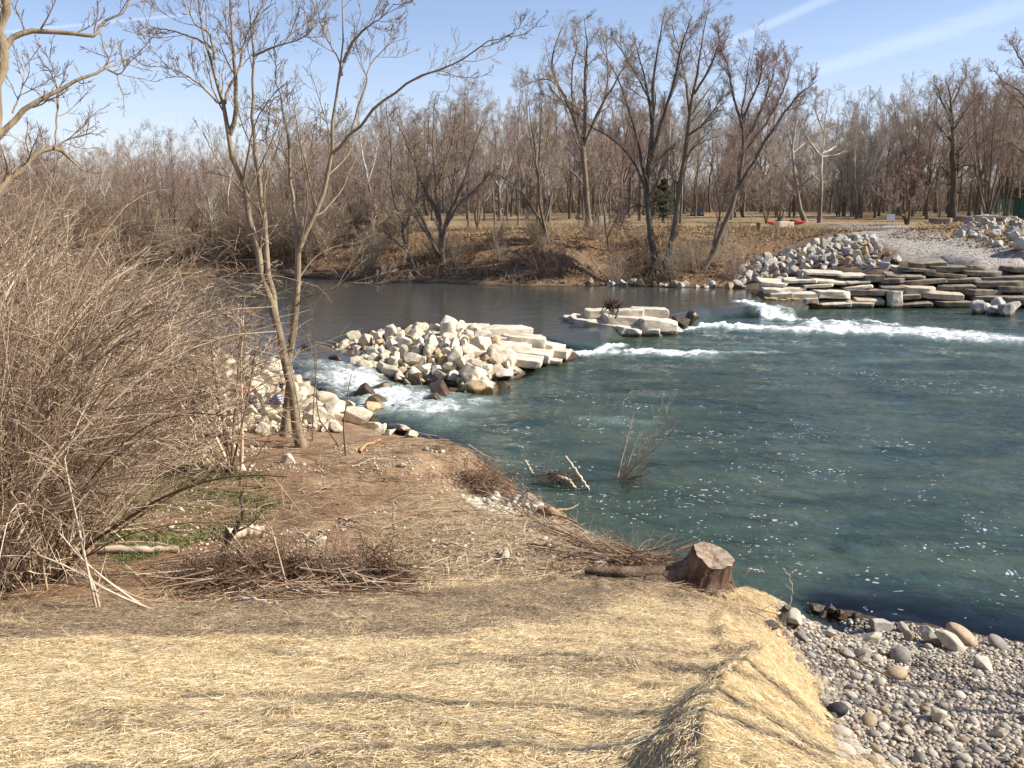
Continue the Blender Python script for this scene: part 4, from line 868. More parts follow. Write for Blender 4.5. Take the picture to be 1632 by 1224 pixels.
# ------------------------------------------------------------------ wood: sticks, logs, roots, stump
m_bark = noisy("brown_bark", (.10, .065, .038), (.27, .19, .12), 7, .9, .9, .02, (1, 1, .25), vary=.2)
m_barkd = noisy("dark_wet_bark", (.035, .022, .015), (.14, .085, .05), 7, .85, .9, .02, (1, 1, .3), vary=.2)
m_drift = noisy("bleached_wood", (.36, .28, .19), (.66, .56, .42), 8, .8, .5, .01, (1, 1, .3), vary=.2)
m_root = noisy("reddish_root", (.15, .09, .055), (.40, .27, .17), 9, .9, .7, .01, (1, 1, .4), vary=.3)
m_orange = noisy("peeled_orange_wood", (.33, .145, .055), (.50, .26, .12), 6, .7, .4, .01)
def gz_(p, dz): return (p[0], p[1], p[2] + dz)
def stick(name, pix, r0, r1, mat, label, cat, group=None, sides=7, twigs=0, seed=0, n=16, wob=.012):
    """pix: (px, py, height above the ground under it) or ('a', xyz)"""
    pts = []
    for a in pix:
        if a[0] == 'a': pts.append(a[1])
        else:
            g = G(a[0], a[1]); 
            if a[2] > .12:      # raised point: same distance as the ground below it, read along the line of sight
                p = PY(a[0], a[1], pts[-1][1] if pts else g[1]); g = p
                pts.append(tuple(g)); continue
            pts.append(gz_(g, a[2]))
    r = np.random.default_rng(seed + len(pix) * 7); c = catmull(pts, n); c[1:-1] += r.normal(size=(n - 2, 3)) * wob
    rad = np.linspace(r0, r1, n) * (1 + .12 * r.normal(size=n)).clip(.7, 1.3); T = Tubes(); T.add(c, rad, sides)
    if twigs:
        S, D, L, ra = spawn(c[None], rad[None], np.array([np.linalg.norm(c[-1] - c[0])]), twigs, .2, .95, 40, .35, .5, r); a, b_ = grow(S, D, L, ra, ra * .4, 5, .12, .03, r); T.add(a, b_, 4)
    o = link(name, T.mesh(name, mat, c[0])); o.location = tuple(map(float, c[0])); return tagp(o, label, cat, group)
stick("driftwood", [(372, 957, .02), (405, 963, .05), (440, 968, .03), (452, 975, .01)], .028, .018, m_drift, "white barkless branch lying at the upper edge of the straw", "driftwood", twigs=3)
stick("log", [(112, 886, .06), (200, 884, .07), (286, 882, .06)], .06, .05, m_drift, "long thin pale log lying level in front of the thicket", "log", sides=9)
stick("log", [(362, 862, .09), (392, 858, .10), (422, 856, .09)], .10, .10, m_drift, "short thick tan log lying in the weeds beside the brush pile", "log", sides=12, wob=.003)
stick("peeled_branch", [(574, 723, .04), (584, 714, .07), (598, 708, .05), (606, 703, .04)], .034, .024, m_orange, "bright orange peeled branch on the brown terrace near the sapling", "branch")
stick("root", [(758, 720, .05), (790, 735, .12), (815, 752, .10), (838, 772, .05)], .06, .03, m_orange, "orange brown root along the lip of the washed out hollow", "root", wob=.03)
stick("log", [(858, 815, .05), (885, 826, .10), (915, 838, .08)], .08, .05, m_root, "dark red log sloping to the water below the pale stones", "log", twigs=3)
stick("stick", [('a', P(940, 783, -.05)), ('a', PY(922, 757, P(940, 783, 0)[1])), ('a', PY(901, 727, P(940, 783, 0)[1] + .1))], .034, .028, m_drift, "straight pale stick standing out of the dark water by the bank", "stick")
stick("stick", [('a', P(918, 780, -.05)), ('a', PY(905, 765, P(918, 780, 0)[1] + .1)), ('a', PY(888, 759, P(918, 780, 0)[1] + .3))], .04, .03, m_drift, "short thick pale snag poking from the water left of the straight stick", "snag", twigs=4)
stick("snag", [('a', P(850, 757, 0)), ('a', PY(843, 745, P(850, 757, 0)[1])), ('a', PY(836, 733, P(850, 757, 0)[1]))], .03, .025, m_drift, "forked bleached snag at the tip of the undercut bank", "snag", twigs=3)
stick("branch", [('a', P(1340, 1022, .35)), ('a', PY(1290, 995, P(1340, 1022, .3)[1] + .3) ), ('a', PY(1235, 965, P(1300, 1000, .3)[1] + .3)), ('a', PY(1195, 958, P(1240, 985, .3)[1] - .3))], .022, .007, m_bark, "thin brown branch leaning from the straw corner down to the shingle", "branch")
stick("twig", [('a', P(1252, 995, .1)), ('a', PY(1256, 965, P(1252, 995, .1)[1])), ('a', PY(1262, 940, P(1252, 995, .1)[1])), ('a', PY(1258, 922, P(1252, 995, .1)[1])), ('a', PY(1247, 905, P(1252, 995, .1)[1]))], .016, .005, m_drift, "upright bent grey twig standing beside the white cube shaped stone", "twig", twigs=2)
stick("twig", [('a', PY(1184, 915, stump_xy[1] + .1)), ('a', PY(1200, 908, stump_xy[1] + .1)), ('a', PY(1218, 912, stump_xy[1] + .1))], .008, .004, m_drift, "little crooked twig reaching over the water right of the stump", "twig", twigs=5)
stick("stick", [(430, 848, .02), (452, 880, .25), (478, 905, .2), (500, 925, .05)], .018, .008, m_drift, "long pale stick propped on the right side of the brush pile", "stick", twigs=4)
stick("stick", [(540, 925, .05), (520, 890, .2), (500, 865, .2), (470, 840, .2)], .014, .006, m_drift, "thin pale stick crossing the propped one beside the brush pile", "stick", twigs=3)
stick("stick", [(640, 905, .03), (600, 880, .15), (570, 858, .13)], .014, .006, m_barkd, "dark forked stick right of the brush pile", "stick", twigs=5)
stick("stick", [(1320, 1035, .04), (1345, 1050, .06), (1420, 1085, .03)], .02, .01, m_bark, "brown stick lying across the middle of the shingle", "stick", twigs=2)
lay = [((560, 745), (640, 735)), ((590, 770), (650, 771)), ((620, 825), (700, 835)), ((760, 905), (840, 895)), ((880, 900), (960, 880)), ((500, 790), (560, 770)), ((700, 870), (760, 885)), ((840, 870), (930, 900)), ((620, 860), (680, 845)), ((940, 905), (1010, 900)),
       ((400, 820), (470, 800)), ((230, 850), (330, 862)), ((160, 860), (240, 845)), ((680, 790), (610, 800)), ((540, 830), (590, 850)), ((900, 880), (985, 905)), ((1000, 900), (1080, 935)), ((980, 870), (1050, 905))]
for i, (a, b_) in enumerate(lay):
    stick("stick", [(a[0], a[1], .03), ((a[0] + b_[0]) / 2, (a[1] + b_[1]) / 2 - 3, .07), (b_[0], b_[1], .02)], .016, .007, [m_drift, m_bark, m_root][i % 3], ["bleached stick", "brown stick", "reddish stick"][i % 3] + " lying flat among the dead stems of the terrace", "stick",
          ["bleached", "brown", "reddish"][i % 3] + " sticks lying flat on the terrace", twigs=3, seed=i)
def tangle(name, ctr, rad, n, r0, mat, label, cat, group, seed, flat=.5, long_=1.0, up=-.02, along=None):
    r = np.random.default_rng(seed); k = n; S = ctr + r.normal(size=(k, 3)) * np.array(rad) * .45; S[:, 2] = np.abs(S[:, 2] - ctr[2]) * flat + ctr[2]
    D = r.normal(size=(k, 3)) * np.array([1.2, .8, .45])
    if along is not None: D = np.array([along[0], along[1], .05]) * r.choice([-1, 1], k)[:, None] + r.normal(size=(k, 3)) * np.array([.45, .45, .10]); S[:, 2] = np.array([float(z) for z in H(S[:, 0], S[:, 1])]) * (ctr[2] > .2) + ctr[2] * (ctr[2] <= .2) + r.random(k) * .16
    gn_ = .42 if along is None else .13; L = r.uniform(.25, .8, k) * long_; ra = r0 * r.uniform(.4, 1.2, k)
    a, b_ = grow(S, D, L, ra, ra * .5, 7, gn_, up, r); T = Tubes(); T.add(a, b_, 4)
    S, D, L, ra = spawn(a, b_, L, 4 if along is None else 2, .2, 1, 50, .5, .45, r); a, b_ = grow(S, D, L, ra, ra * .5, 5, gn_, up, r); T.add(a, b_, 3)
    o = link(name, T.mesh(name, mat, ctr)); o.location = tuple(map(float, ctr)); return tagp(o, label, cat, group)
tg = [((330, 925), .5, "reddish tangle of roots at the left end of the brush pile"), ((375, 935), .5, "dark heap of matted roots in front of the short tan log"), ((420, 925), .5, "brown fan of roots in the middle of the brush pile"),
      ((475, 930), .5, "low mass of fine roots at the centre right of the brush pile"), ((540, 935), .5, "low dark root mat sloping to the straw"), ((600, 935), .42, "dark bristly root clump at the right end of the brush pile")]
for i, ((px, py), s, lab) in enumerate(tg):
    p = G(px, py); tangle("root_wad", p + np.array([0, .1, .03]), (s * .8, .32, .05 + .07 * (i % 3)), 230, .0065, m_root if i % 2 == 0 else m_barkd, lab, "roots", "root wads of the brush pile", 60 + i, .9)
for i, ((px, py), s, n_, mt, lab) in enumerate((((735, 706), .3, 90, m_barkd, "dark bristly root ball on the outer corner of the bank"), ((770, 770), .6, 260, m_lit and m_root, "curtain of fine brown roots hanging in the washed out hollow"),
        ((890, 768), .5, 70, m_barkd, "half sunken dark branches in the water beside the bank tip"), ((905, 842), .45, 150, m_root, "red brown brush caught on the bank edge"), ((960, 868), .5, 220, m_root, "heap of reddish driftwood along the edge above the water"),
        ((1020, 900), .45, 160, m_root, "reddish sticks piled against the left root of the stump"), ((1010, 768), .3, 40, m_barkd, "small dark twig clump at the foot of the leaning water shrub"))):
    p = G(px, py) if px not in (890, 1010) else P(px, py, .02)
    tangle("driftwood_tangle", p + np.array([0, 0, .03]), (s, s * .7, .2), int(n_ * 1.1), .009 if i in (2, 3, 4, 5) else .0065, mt, lab, "driftwood", None, 80 + i, .7, 1.3 if i in (3, 4, 5) else .8, -.02, (.72, -.6) if i in (3, 4, 5) else None)
p = P(975, 490, 1.35); tangle("twig_bundle", np.array([p[0], p[1], 1.25]), (.28, .28, .35), 60, .03, m_barkd, "spiky bundle of twigs stranded on top of the slab outcrop", "driftwood", None, 95, 1.0, .9, .05)

# the sawn stump on the bank edge
def stump():
    base = np.array([2.36, 10.95, 0.0]); base[2] = float(H(base[0], base[1])[0]) - .12
    root = thing("tree_stump", "weathered sawn tree stump with flaring roots on the bank edge above the water", "tree stump", base); root.scale = (.95, .9, .66); root.rotation_euler = (.10, .10, 0)
    nt, nz_ = 96, 34; th_ = np.linspace(0, 2 * math.pi, nt, endpoint=False); V = []
    lobes = [(math.pi * 1.02, 1.25, .36), (-1.35, .42, .34), (-.15, .22, .3), (1.7, .3, .4), (-2.2, .30, .25)]
    topc = np.array([.02, .0, .80]); tn = np.array([.20, -.36])    # the cut falls to the right and towards the viewer
    for k in range(nz_):
        u = k / (nz_ - 1); r_ = .30 - .03 * u + .05 * (1 - u) ** 2
        rr_ = np.full(nt, r_)
        for a, amp, wdt in lobes:
            d = (th_ - a + math.pi) % (2 * math.pi) - math.pi; rr_ += amp * (1 - u) ** 3.0 * np.exp(-(d / wdt) ** 2)
        rr_ *= 1 + (.07 * np.sin(th_ * 7 + 1) + .05 * np.sin(th_ * 13 + u * 4) + .03 * np.sin(th_ * 23 + u * 2)) * (1 - .75 * u)
        x = rr_ * np.cos(th_) * (1.05) + topc[0] * u + .10 * u; y = rr_ * np.sin(th_) * .85 + topc[1] * u
        zt = .82 - tn[0] * x * 1.0 - tn[1] * -y * 1.0 if False else .80 - .28 * (x - .1) + .30 * y
        # a bite of broken wood on the near side of the cut
        bite = .10 * np.exp(-(((x - .08) / .13) ** 2)) * (y < -.05) + .012 * np.sin(th_ * 9) * (y < 0)
        z = u * (zt - bite * sstep(.6, 1, u))
        V.append(np.stack([x, y, z], 1))
    V = np.concatenate(V); V += (fbm(V[:, 0] * 6, V[:, 1] * 6, V[:, 2] * 2.5, seed=5) * .02)[:, None] * unit(V * np.array([1, 1, 0]))
    idx = np.arange(nz_ * nt).reshape(nz_, nt); j = np.roll(idx, -1, 1); F = np.stack([idx[:-1], j[:-1], j[1:], idx[1:]], -1).reshape(-1, 4)
    mb, t, b = new_mat("stump_wood"); co = t.n('ShaderNodeTexCoord').outputs['Object']; n_ = t.noise(t.mapping(co, (1, 1, .18)), 11, 7, .7, .8); n2_ = t.noise(co, 3, 4, .6)
    t.put(b.inputs['Base Color'], t.mix(t.smooth(n2_, .4, .65), t.ramp(n_, [(.35, (.035, .019, .011)), (.6, (.16, .088, .05))]), t.ramp(n_, [(.35, (.10, .062, .036)), (.65, (.32, .22, .135))]))); b.inputs['Roughness'].default_value = .85; bump(t, b, n_, 1, .03)
    link("trunk", mesh("trunk", V, F, mb, True), root)
    # cut face, with its broken heartwood
    rim = V[idx[-1]]; cen_ = rim.mean(0) + np.array([0, 0, -.015]); rings = [rim + (cen_ - rim) * q for q in (0.02, .2, .4, .6, .8)]; W = np.concatenate(rings + [cen_[None]])
    W[:, 2] += .012 * fbm(W[:, 0] * 14, W[:, 1] * 14, seed=3) + .004; id2 = np.arange(5 * nt).reshape(5, nt); j2 = np.roll(id2, -1, 1)
    F2 = np.stack([id2[:-1], j2[:-1], j2[1:], id2[1:]], -1).reshape(-1, 4); F3 = np.array([[id2[-1][i], j2[-1][i], 5 * nt] for i in range(nt)])
    mc, t, b = new_mat("cut_wood"); co = t.n('ShaderNodeTexCoord').outputs['Object']; rg = t.n('ShaderNodeTexWave', wave_type='RINGS', rings_direction='Z'); t.put(rg.inputs[0], co); rg.inputs['Scale'].default_value = 14; rg.inputs['Distortion'].default_value = 5; n_ = t.noise(co, 12, 6, .7)
    t.put(b.inputs['Base Color'], t.mix(t.math('MULTIPLY', rg.outputs[1], .35), t.ramp(n_, [(.38, (.13, .08, .045)), (.6, (.38, .32, .245))]), (.22, .13, .07, 1))); b.inputs['Roughness'].default_value = .9; bump(t, b, n_, .8, .02)
    link("cut_face", mesh("cut_face", W, [F2, F3], mc, True), root)
    for pts, r0 in (([(-.45, .0, .30), (-.8, .05, .22), (-1.15, .1, .16), (-1.5, .2, .06)], .15), ([(.12, -.3, .25), (.2, -.42, .05), (.25, -.5, -.1)], .10), ([(.28, .0, .3), (.4, -.1, .1), (.45, -.15, -.2)], .10)):
        T = Tubes(); c = catmull(pts, 14); T.add(c, np.linspace(r0, r0 * .45, 14), 12); link('root', T.mesh('root', mb), root)
# loose tufts of longer straw standing off the mat
r = np.random.default_rng(15); q = r.uniform((-7, 2), (3.0, 8.8), (120, 2)); q = q[inpoly(q[:, 0], q[:, 1], straw_poly) & (np.abs(q[:, 0]) < .62 * q[:, 1] + .5)]
cc_ = np.repeat(q, 70, 0); n = len(cc_); cc_ = cc_ + r.normal(size=(n, 2)) * np.repeat(r.uniform(.05, .16, len(q)), 70)[:, None]; yw = np.repeat(r.uniform(0, 6.28, len(q)), 70) + r.normal(0, .7, n)
o = strips("loose_straw", cc_[:, 0], cc_[:, 1], blanket_z(cc_[:, 0], cc_[:, 1], False) + .03 * r.random(n), r.uniform(.03, .12, n), r.uniform(.0015, .003, n), yw, np.abs(r.normal(.1, .3, n)), m_sf, 16, None, .3); tagp(o, "loose tufts of longer straw lying on the mat", None, None, "stuff")
stump()
# long dry canes washed flat along the bank edge and over the brush pile
def strewn(label, poly, n, L, r0, mat, seed, yawm, name="driftwood_sticks", zl=.1):
    r = np.random.default_rng(seed); X, Y = rand_in(poly, n, r); k = len(X); yaw = r.normal(yawm, .4, k) + math.pi * (r.random(k) < .5); Ls = r.uniform(*L, k); S = np.stack([X, Y, H(X, Y) + .01 + zl * r.random(k)], 1)
    D = np.stack([np.cos(yaw), np.sin(yaw), r.normal(0, .07, k)], 1); E = S + D * Ls[:, None]; D[:, 2] = np.clip((H(E[:, 0], E[:, 1]) + .03 - S[:, 2]) / Ls, -.5, .5); ra = r0 * r.uniform(.4, 1.3, k)
    a, b_ = grow(S, D, Ls, ra, ra * .5, 7, .07, .0, r); T = Tubes(); T.add(a, b_, 5); S, D, Ls, ra = spawn(a, b_, Ls, 2, .2, .95, 35, .35, .6, r); a, b_ = grow(S, D, Ls, ra, ra * .5, 4, .1, 0, r); T.add(a, b_, 3)
    o = link(name, T.mesh(name, mat)); return tagp(o, label, None, None, "stuff")
m_stick = fibre_mat("dry_stick", [(0, (.12, .07, .045)), (.3, (.26, .16, .10)), (.65, (.42, .30, .20)), (1, (.66, .56, .42))])
edge_poly = gp([(840, 800), (900, 838), (965, 862), (1045, 900), (1085, 925), (1040, 930), (940, 890), (860, 850)])
strewn("washed up sticks combed along the edge of the bank", edge_poly, 800, (.4, 1.6), .011, m_stick, 71, -.70)
strewn("ragged roots and sticks along the undercut lip of the bank", gp([(690, 700), (745, 706), (805, 740), (850, 775), (855, 800), (800, 775), (745, 745), (700, 735)]), 420, (.25, .9), .010, m_stick, 74, -.6, zl=.18)
strewn("sticks and canes strewn over the terrace", terr_all, 700, (.2, .9), .006, m_stick, 72, -.2, zl=.04)
strewn("jumbled sticks over the brush pile", gp([(330, 960), (300, 915), (360, 880), (450, 900), (560, 905), (650, 925), (640, 955), (500, 960)]), 320, (.3, 1.2), .009, m_stick, 73, -.1, zl=.32)
# ------------------------------------------------------------------ trees
m_tb = noisy("near_bark", (.17, .125, .075), (.38, .30, .195), 9, .9, 1.0, .03, (1, 1, .2), vary=.1)
m_tw = fibre_mat("near_twig", [(0, (.15, .105, .07)), (.5, (.26, .19, .125)), (1, (.40, .31, .20))])
m_fb = noisy("far_bark", (.075, .056, .04), (.24, .185, .13), 3, .9, .8, .04, (1, 1, .25), vary=.5)
m_ft = fibre_mat("far_twig", [(0, (.18, .13, .09)), (.5, (.33, .25, .175)), (1, (.48, .385, .285))])
m_ft2 = fibre_mat("far_twig_red", [(0, (.17, .11, .09)), (.5, (.30, .20, .16)), (1, (.42, .31, .26))])
m_wb, t, b = new_mat("sycamore_bark")     # brown flaking bark low down, bare white wood above
co = t.n('ShaderNodeTexCoord').outputs['Object']; n_ = t.noise(t.mapping(co, (1, 1, .5)), 1.3, 6, .62); sz = t.n('ShaderNodeSeparateXYZ'); t.put(sz.inputs[0], co)
hi_ = t.smooth(t.math('ADD', sz.outputs[2], t.math('MULTIPLY', n_, 4.0)), 4.5, 9.5)
t.put(b.inputs['Base Color'], t.mix(hi_, t.ramp(n_, [(.35, (.10, .08, .055)), (.65, (.24, .19, .14))]), t.ramp(n_, [(.35, (.30, .26, .21)), (.6, (.62, .57, .49))]))); b.inputs['Roughness'].default_value = .8; bump(t, b, n_, .4, .02)
m_wt = fibre_mat("sycamore_twig", [(0, (.20, .16, .12)), (.5, (.36, .30, .23)), (1, (.58, .51, .42))])
m_cane = fibre_mat("cane", [(0, (.11, .072, .045)), (.3, (.24, .165, .105)), (.75, (.44, .32, .21)), (1, (.74, .60, .43))])
m_cane2 = fibre_mat("dark_cane", [(0, (.07, .045, .03)), (.5, (.15, .10, .065)), (1, (.27, .19, .12))])

def build_tree(name, label, cat, limbs, lv, seed, mb, mt, group=None, loc=None, n0=18, rough=.03, split=2, meshes_only=False):
    """limbs: list of (points, r_start, r_end); lv: list of (k, t0, t1, angle, length ratio, radius ratio, points, gnarl, up, min radius) per level"""
    r = np.random.default_rng(seed); base = np.array(limbs[0][0][0], float) if loc is None else np.array(loc, float); T, W = Tubes(), Tubes(); PT, RD, LN = [], [], []
    for pts, ra, rb in limbs:
        c = catmull(pts, n0); L = np.linalg.norm(np.diff(c, axis=0), axis=1).sum(); c[1:-1] += r.normal(size=(n0 - 2, 3)) * rough * min(1, L / 8); t = np.linspace(0, 1, n0)
        rd = ra * .78 * (1 - t) ** .95 + rb * .8; PT.append(c); RD.append(rd); LN.append(L)
        rdv = rd.copy(); 
        if pts is limbs[0][0]: rdv[0] *= 1.45; rdv[1] *= 1.08
        T.add(c, rdv, 12 if ra > .04 else 8, np.array([r.random()]))
    Pt, Rd, L = np.array(PT), np.array(RD), np.maximum(np.array(LN), .42 * max(LN))
    for i, (k, t0, t1, ang, lr, rr, n, gn, up, rm) in enumerate(lv):
        S, D, Lc, ra = spawn(Pt, Rd, L, k, t0, t1, ang, lr, rr, r, rmin=rm)
        if i == 0 and len(limbs) == 1: pass
        D = D + np.array([0, 0, .15]); Pt, Rd = grow(S, D, Lc, ra, np.maximum(ra * .3, rm * .8), n, gn, up, r); L = Lc
        (T if i < split - 1 else W).add(Pt, Rd, 6 if i < split - 1 else 3)
    a = T.mesh("trunk", mb, base); b_ = W.mesh("crown", mt, base)
    if meshes_only: return a, b_
    root = thing(name, label, cat, base, 0, group); link("trunk", a, root); link("crown", b_, root); return root
LV_FAR = [(17, .26, .98, 54, .50, .42, 10, .13, .035, .016), (9, .10, .95, 50, .52, .5, 8, .14, .025, .010), (7, .10, .95, 48, .58, .6, 6, .14, .02, .0068), (5, .12, .95, 45, .62, .7, 4, .12, .02, .0054)]
def trunkline(h, r, lean=.05, wav=.02, n=6):
    a = r.uniform(0, 6.28); z = np.linspace(0, 1, n); return np.stack([np.cos(a) * lean * h * z ** 1.3 + r.normal(size=n) * wav * h * (z > 0), np.sin(a) * lean * h * z ** 1.3 + r.normal(size=n) * wav * h * (z > 0), z * h], 1)
PROTO = []
def proto(kind, seed, mb, mt):
    r = np.random.default_rng(seed); h = 16.0
    if kind == 'leader': limbs = [(trunkline(h * .9, r), .24, .02)]; lv = LV_FAR
    elif kind == 'fork':
        tr = trunkline(h * .3, r, .04, .008, 4); limbs = [(tr, .20, .2)]; top = tr[-1]
        for i in range(4):
            a = i * 1.6 + r.uniform(0, .8); sp = r.uniform(.15, .3) * h; q = np.array([[0, 0, 0], [math.cos(a) * sp * .45, math.sin(a) * sp * .45, h * .22], [math.cos(a) * sp * .8, math.sin(a) * sp * .8, h * .42], [math.cos(a) * sp, math.sin(a) * sp, h * r.uniform(.55, .68)]]) + top - [0, 0, .1]
            limbs.append((q, .15, .02))
        lv = [(9, .15, .98, 38, .38, .55, 8, .11, .08, .02)] + LV_FAR[1:]
    elif kind == 'clump':
        limbs = []
        for i in range(5):
            a = i * 1.3 + r.uniform(0, .7); sp = r.uniform(.1, .32) * h; q = np.array([[0, 0, 0], [math.cos(a) * sp * .35, math.sin(a) * sp * .35, h * .3], [math.cos(a) * sp * .7, math.sin(a) * sp * .7, h * .6], [math.cos(a) * sp, math.sin(a) * sp, h * r.uniform(.75, .95)]]); limbs.append((q, .17, .02))
        lv = [(10, .2, .98, 36, .34, .5, 8, .12, .07, .018)] + LV_FAR[1:]
    elif kind == 'tall':
        limbs = [(trunkline(h, r, .03, .012), .2, .015)]; lv = [(19, .35, .99, 46, .36, .45, 8, .11, .05, .016), (8, .15, 1, 44, .5, .55, 6, .13, .04, .010)] + LV_FAR[2:]
    elif kind == 'round':
        limbs = [(trunkline(h * .7, r, .03, .02), .3, .03)]; lv = [(17, .25, .98, 52, .62, .55, 9, .12, .05, .02), (9, .12, 1, 42, .45, .55, 7, .13, .04, .012)] + LV_FAR[2:]
    a, b_ = build_tree(None, None, None, limbs, lv, seed, mb, mt, meshes_only=True, loc=(0, 0, 0)); return (kind, a, b_, h)
PR = {k: [proto(k, 500 + i * 10 + j, m_fb, m_ft) for j in range(2)] for i, k in enumerate(('leader', 'fork', 'clump', 'tall', 'round'))}
tops_ = {}
def put_tree(kind, j, px, D, top, label, group=None, white=False, red=False, wide=1.0, rot=None, lean=0.0):
    k, a, b_, h = PR[kind][j % 2]; x = (px - 816) / FPX * D * math.cos(0) * 1.0; d = ray(px, 340); x = d[0] / d[1] * D; z = float(H(x, D)[0]) - .1
    ztop = PY(px, top, D)[2]; s = max(.15, (ztop - z) / (h * 1.02)); r = np.random.default_rng(int(abs(px * 7 + D)))
    root = thing("bare_tree", label, "tree", (x, D, z), r.uniform(0, 6.28) if rot is None else rot, group); root.rotation_euler[1] = lean; root.scale = (s * wide, s * wide, s)
    t_ = link("trunk", a, root); c = link("crown", b_, root)
    if white:
        for o, m in ((t_, m_wb), (c, m_wt)): o.material_slots[0].link = 'OBJECT'; o.material_slots[0].material = m
    elif red: c.material_slots[0].link = 'OBJECT'; c.material_slots[0].material = m_ft2
    return root

# ---- the twin-trunk tree on the near bank, traced limb by limb
def tr(pts, D, dz=None, r=None):
    out = []
    for i, p in enumerate(pts): out.append(PY(p[0], p[1], D + (0 if dz is None else dz * i / (len(pts) - 1))))
    return np.array(out)
gA = G(482, 712); DA = float(gA[1])
limA = [(tr([(482, 716), (474, 670), (463, 625), (456, 590), (446, 535), (433, 485), (420, 440), (409, 400), (398, 345), (386, 300), (373, 250), (362, 195), (354, 165), (345, 135), (341, 95), (327, 60), (318, 20), (312, -30)], DA), .128, .010),
        (tr([(446, 535), (436, 480), (428, 440), (424, 400), (420, 340), (413, 290), (405, 235), (401, 190), (402, 150), (405, 90), (398, 40), (392, -40)], DA, .4), .085, .012),
        (tr([(366, 215), (375, 180), (376, 130), (372, 80), (368, 30), (364, -40)], DA, -.2), .06, .012), (tr([(358, 165), (366, 140), (380, 110), (385, 85), (395, 50), (420, 10)], DA, .5), .04, .008),
        (tr([(356, 165), (345, 162), (335, 150), (318, 135), (300, 122), (270, 108), (245, 105)], DA, -.6), .03, .006), (tr([(341, 80), (320, 65), (295, 55), (270, 48), (240, 42), (225, 15)], DA, .8), .028, .006),
        (tr([(403, 90), (425, 80), (450, 70), (480, 62), (505, 40)], DA, -.5), .03, .006), (tr([(341, 95), (335, 55), (312, 40), (300, 10), (290, -30)], DA, .4), .03, .006)]
LV_N = [(7, .35, .98, 42, .34, .42, 9, .11, .08, .008), (6, .15, 1, 42, .5, .5, 7, .12, .06, .005), (5, .12, 1, 40, .55, .6, 6, .13, .05, .0038), (3, .2, 1, 38, .55, .7, 4, .12, .04, .0032)]
build_tree("bare_tree", "bare tree whose two pale stems part low above the seated people", "tree", limA, LV_N, 901, m_tb, m_tw)
limB = [(tr([(455, 695), (458, 650), (460, 610), (464, 570), (469, 530), (471, 485), (474, 440), (474, 400), (485, 372), (500, 345), (513, 310), (524, 280), (530, 235), (531, 195), (538, 150), (544, 110), (547, 60), (545, -30)], DA + .7), .115, .012),
        (tr([(474, 405), (471, 370), (468, 330), (463, 285), (461, 240), (455, 200), (448, 155), (438, 118), (452, 95)], DA + .7, .4), .055, .006),
        (tr([(529, 245), (544, 232), (560, 214), (582, 190), (602, 168), (622, 152), (645, 135), (670, 122), (700, 112), (725, 98), (745, 88), (771, 70), (790, 64), (812, 57), (822, 47), (820, 36)], DA + .7, -1.2), .042, .004),
        (tr([(471, 490), (482, 478), (500, 468), (530, 460), (560, 450), (590, 442), (620, 436), (655, 430)], DA + .7, -.9), .032, .004), (tr([(473, 455), (485, 430), (505, 408), (530, 395), (560, 385), (600, 350)], DA + .7, .6), .028, .004),
        (tr([(463, 285), (485, 265), (500, 240), (515, 222), (535, 200)], DA + .7, .2), .022, .004), (tr([(547, 100), (556, 78), (572, 55), (590, 40), (612, 25), (628, 5)], DA + .7, -.5), .035, .006),
        (tr([(545, 120), (540, 95), (528, 75), (512, 40), (505, 0)], DA + .7, .6), .028, .005), (tr([(560, 214), (570, 175), (585, 130), (584, 118), (600, 90), (625, 68), (650, 60)], DA + .2, .5), .03, .005),
        (tr([(445, 152), (435, 160), (425, 190)], DA + .8, .3), .012, .004)]
build_tree("bare_tree", "olive barked tree with one very long thin limb reaching right across the sky", "tree", limB, LV_N, 902, m_tb, m_tw)

# ---- big limbs entering at the left edge
DC = 11.5; xC = PY(-8, 500, DC)[0]; zC = float(H(xC, DC)[0])
limC = [(np.array([(xC - .3, DC, zC), tuple(PY(-30, 500, DC)), tuple(PY(-12, 250, DC)), tuple(PY(-2, 100, DC)), tuple(PY(6, 0, DC)), tuple(PY(12, -120, DC))]), .11, .04),
        (tr([(-4, 95), (8, 78), (25, 58), (55, 49), (90, 50), (125, 56), (152, 58), (160, 40), (175, 30), (200, 18), (208, -10)], DC, .6), .045, .008), (tr([(-12, 225), (5, 210), (35, 180), (65, 158), (95, 142), (130, 125), (158, 115), (172, 102), (168, 80), (160, 55)], DC, .9), .045, .006),
        (tr([(170, 110), (190, 118), (205, 102)], DC + .9, .1), .014, .004), (tr([(-20, 330), (0, 300), (28, 275), (55, 248), (86, 236), (105, 248), (125, 265)], DC, .8), .05, .012), (tr([(85, 236), (110, 222), (150, 212)], DC + .7, .2), .016, .004),
        (tr([(88, 240), (90, 190), (92, 150), (85, 110), (78, 90)], DC + .5, .3), .014, .004), (tr([(20, 180), (35, 140), (40, 100)], DC + .3, .3), .014, .003)]
build_tree("bare_tree", "nearest bare tree, mostly out of view, with crooked limbs entering at the left edge", "tree", limC, [(7, .2, .98, 50, .2, .4, 8, .13, .07, .006), (6, .15, 1, 45, .5, .5, 6, .13, .05, .0035), (5, .2, 1, 40, .5, .6, 5, .12, .04, .0026)], 903, m_tb, m_tw)

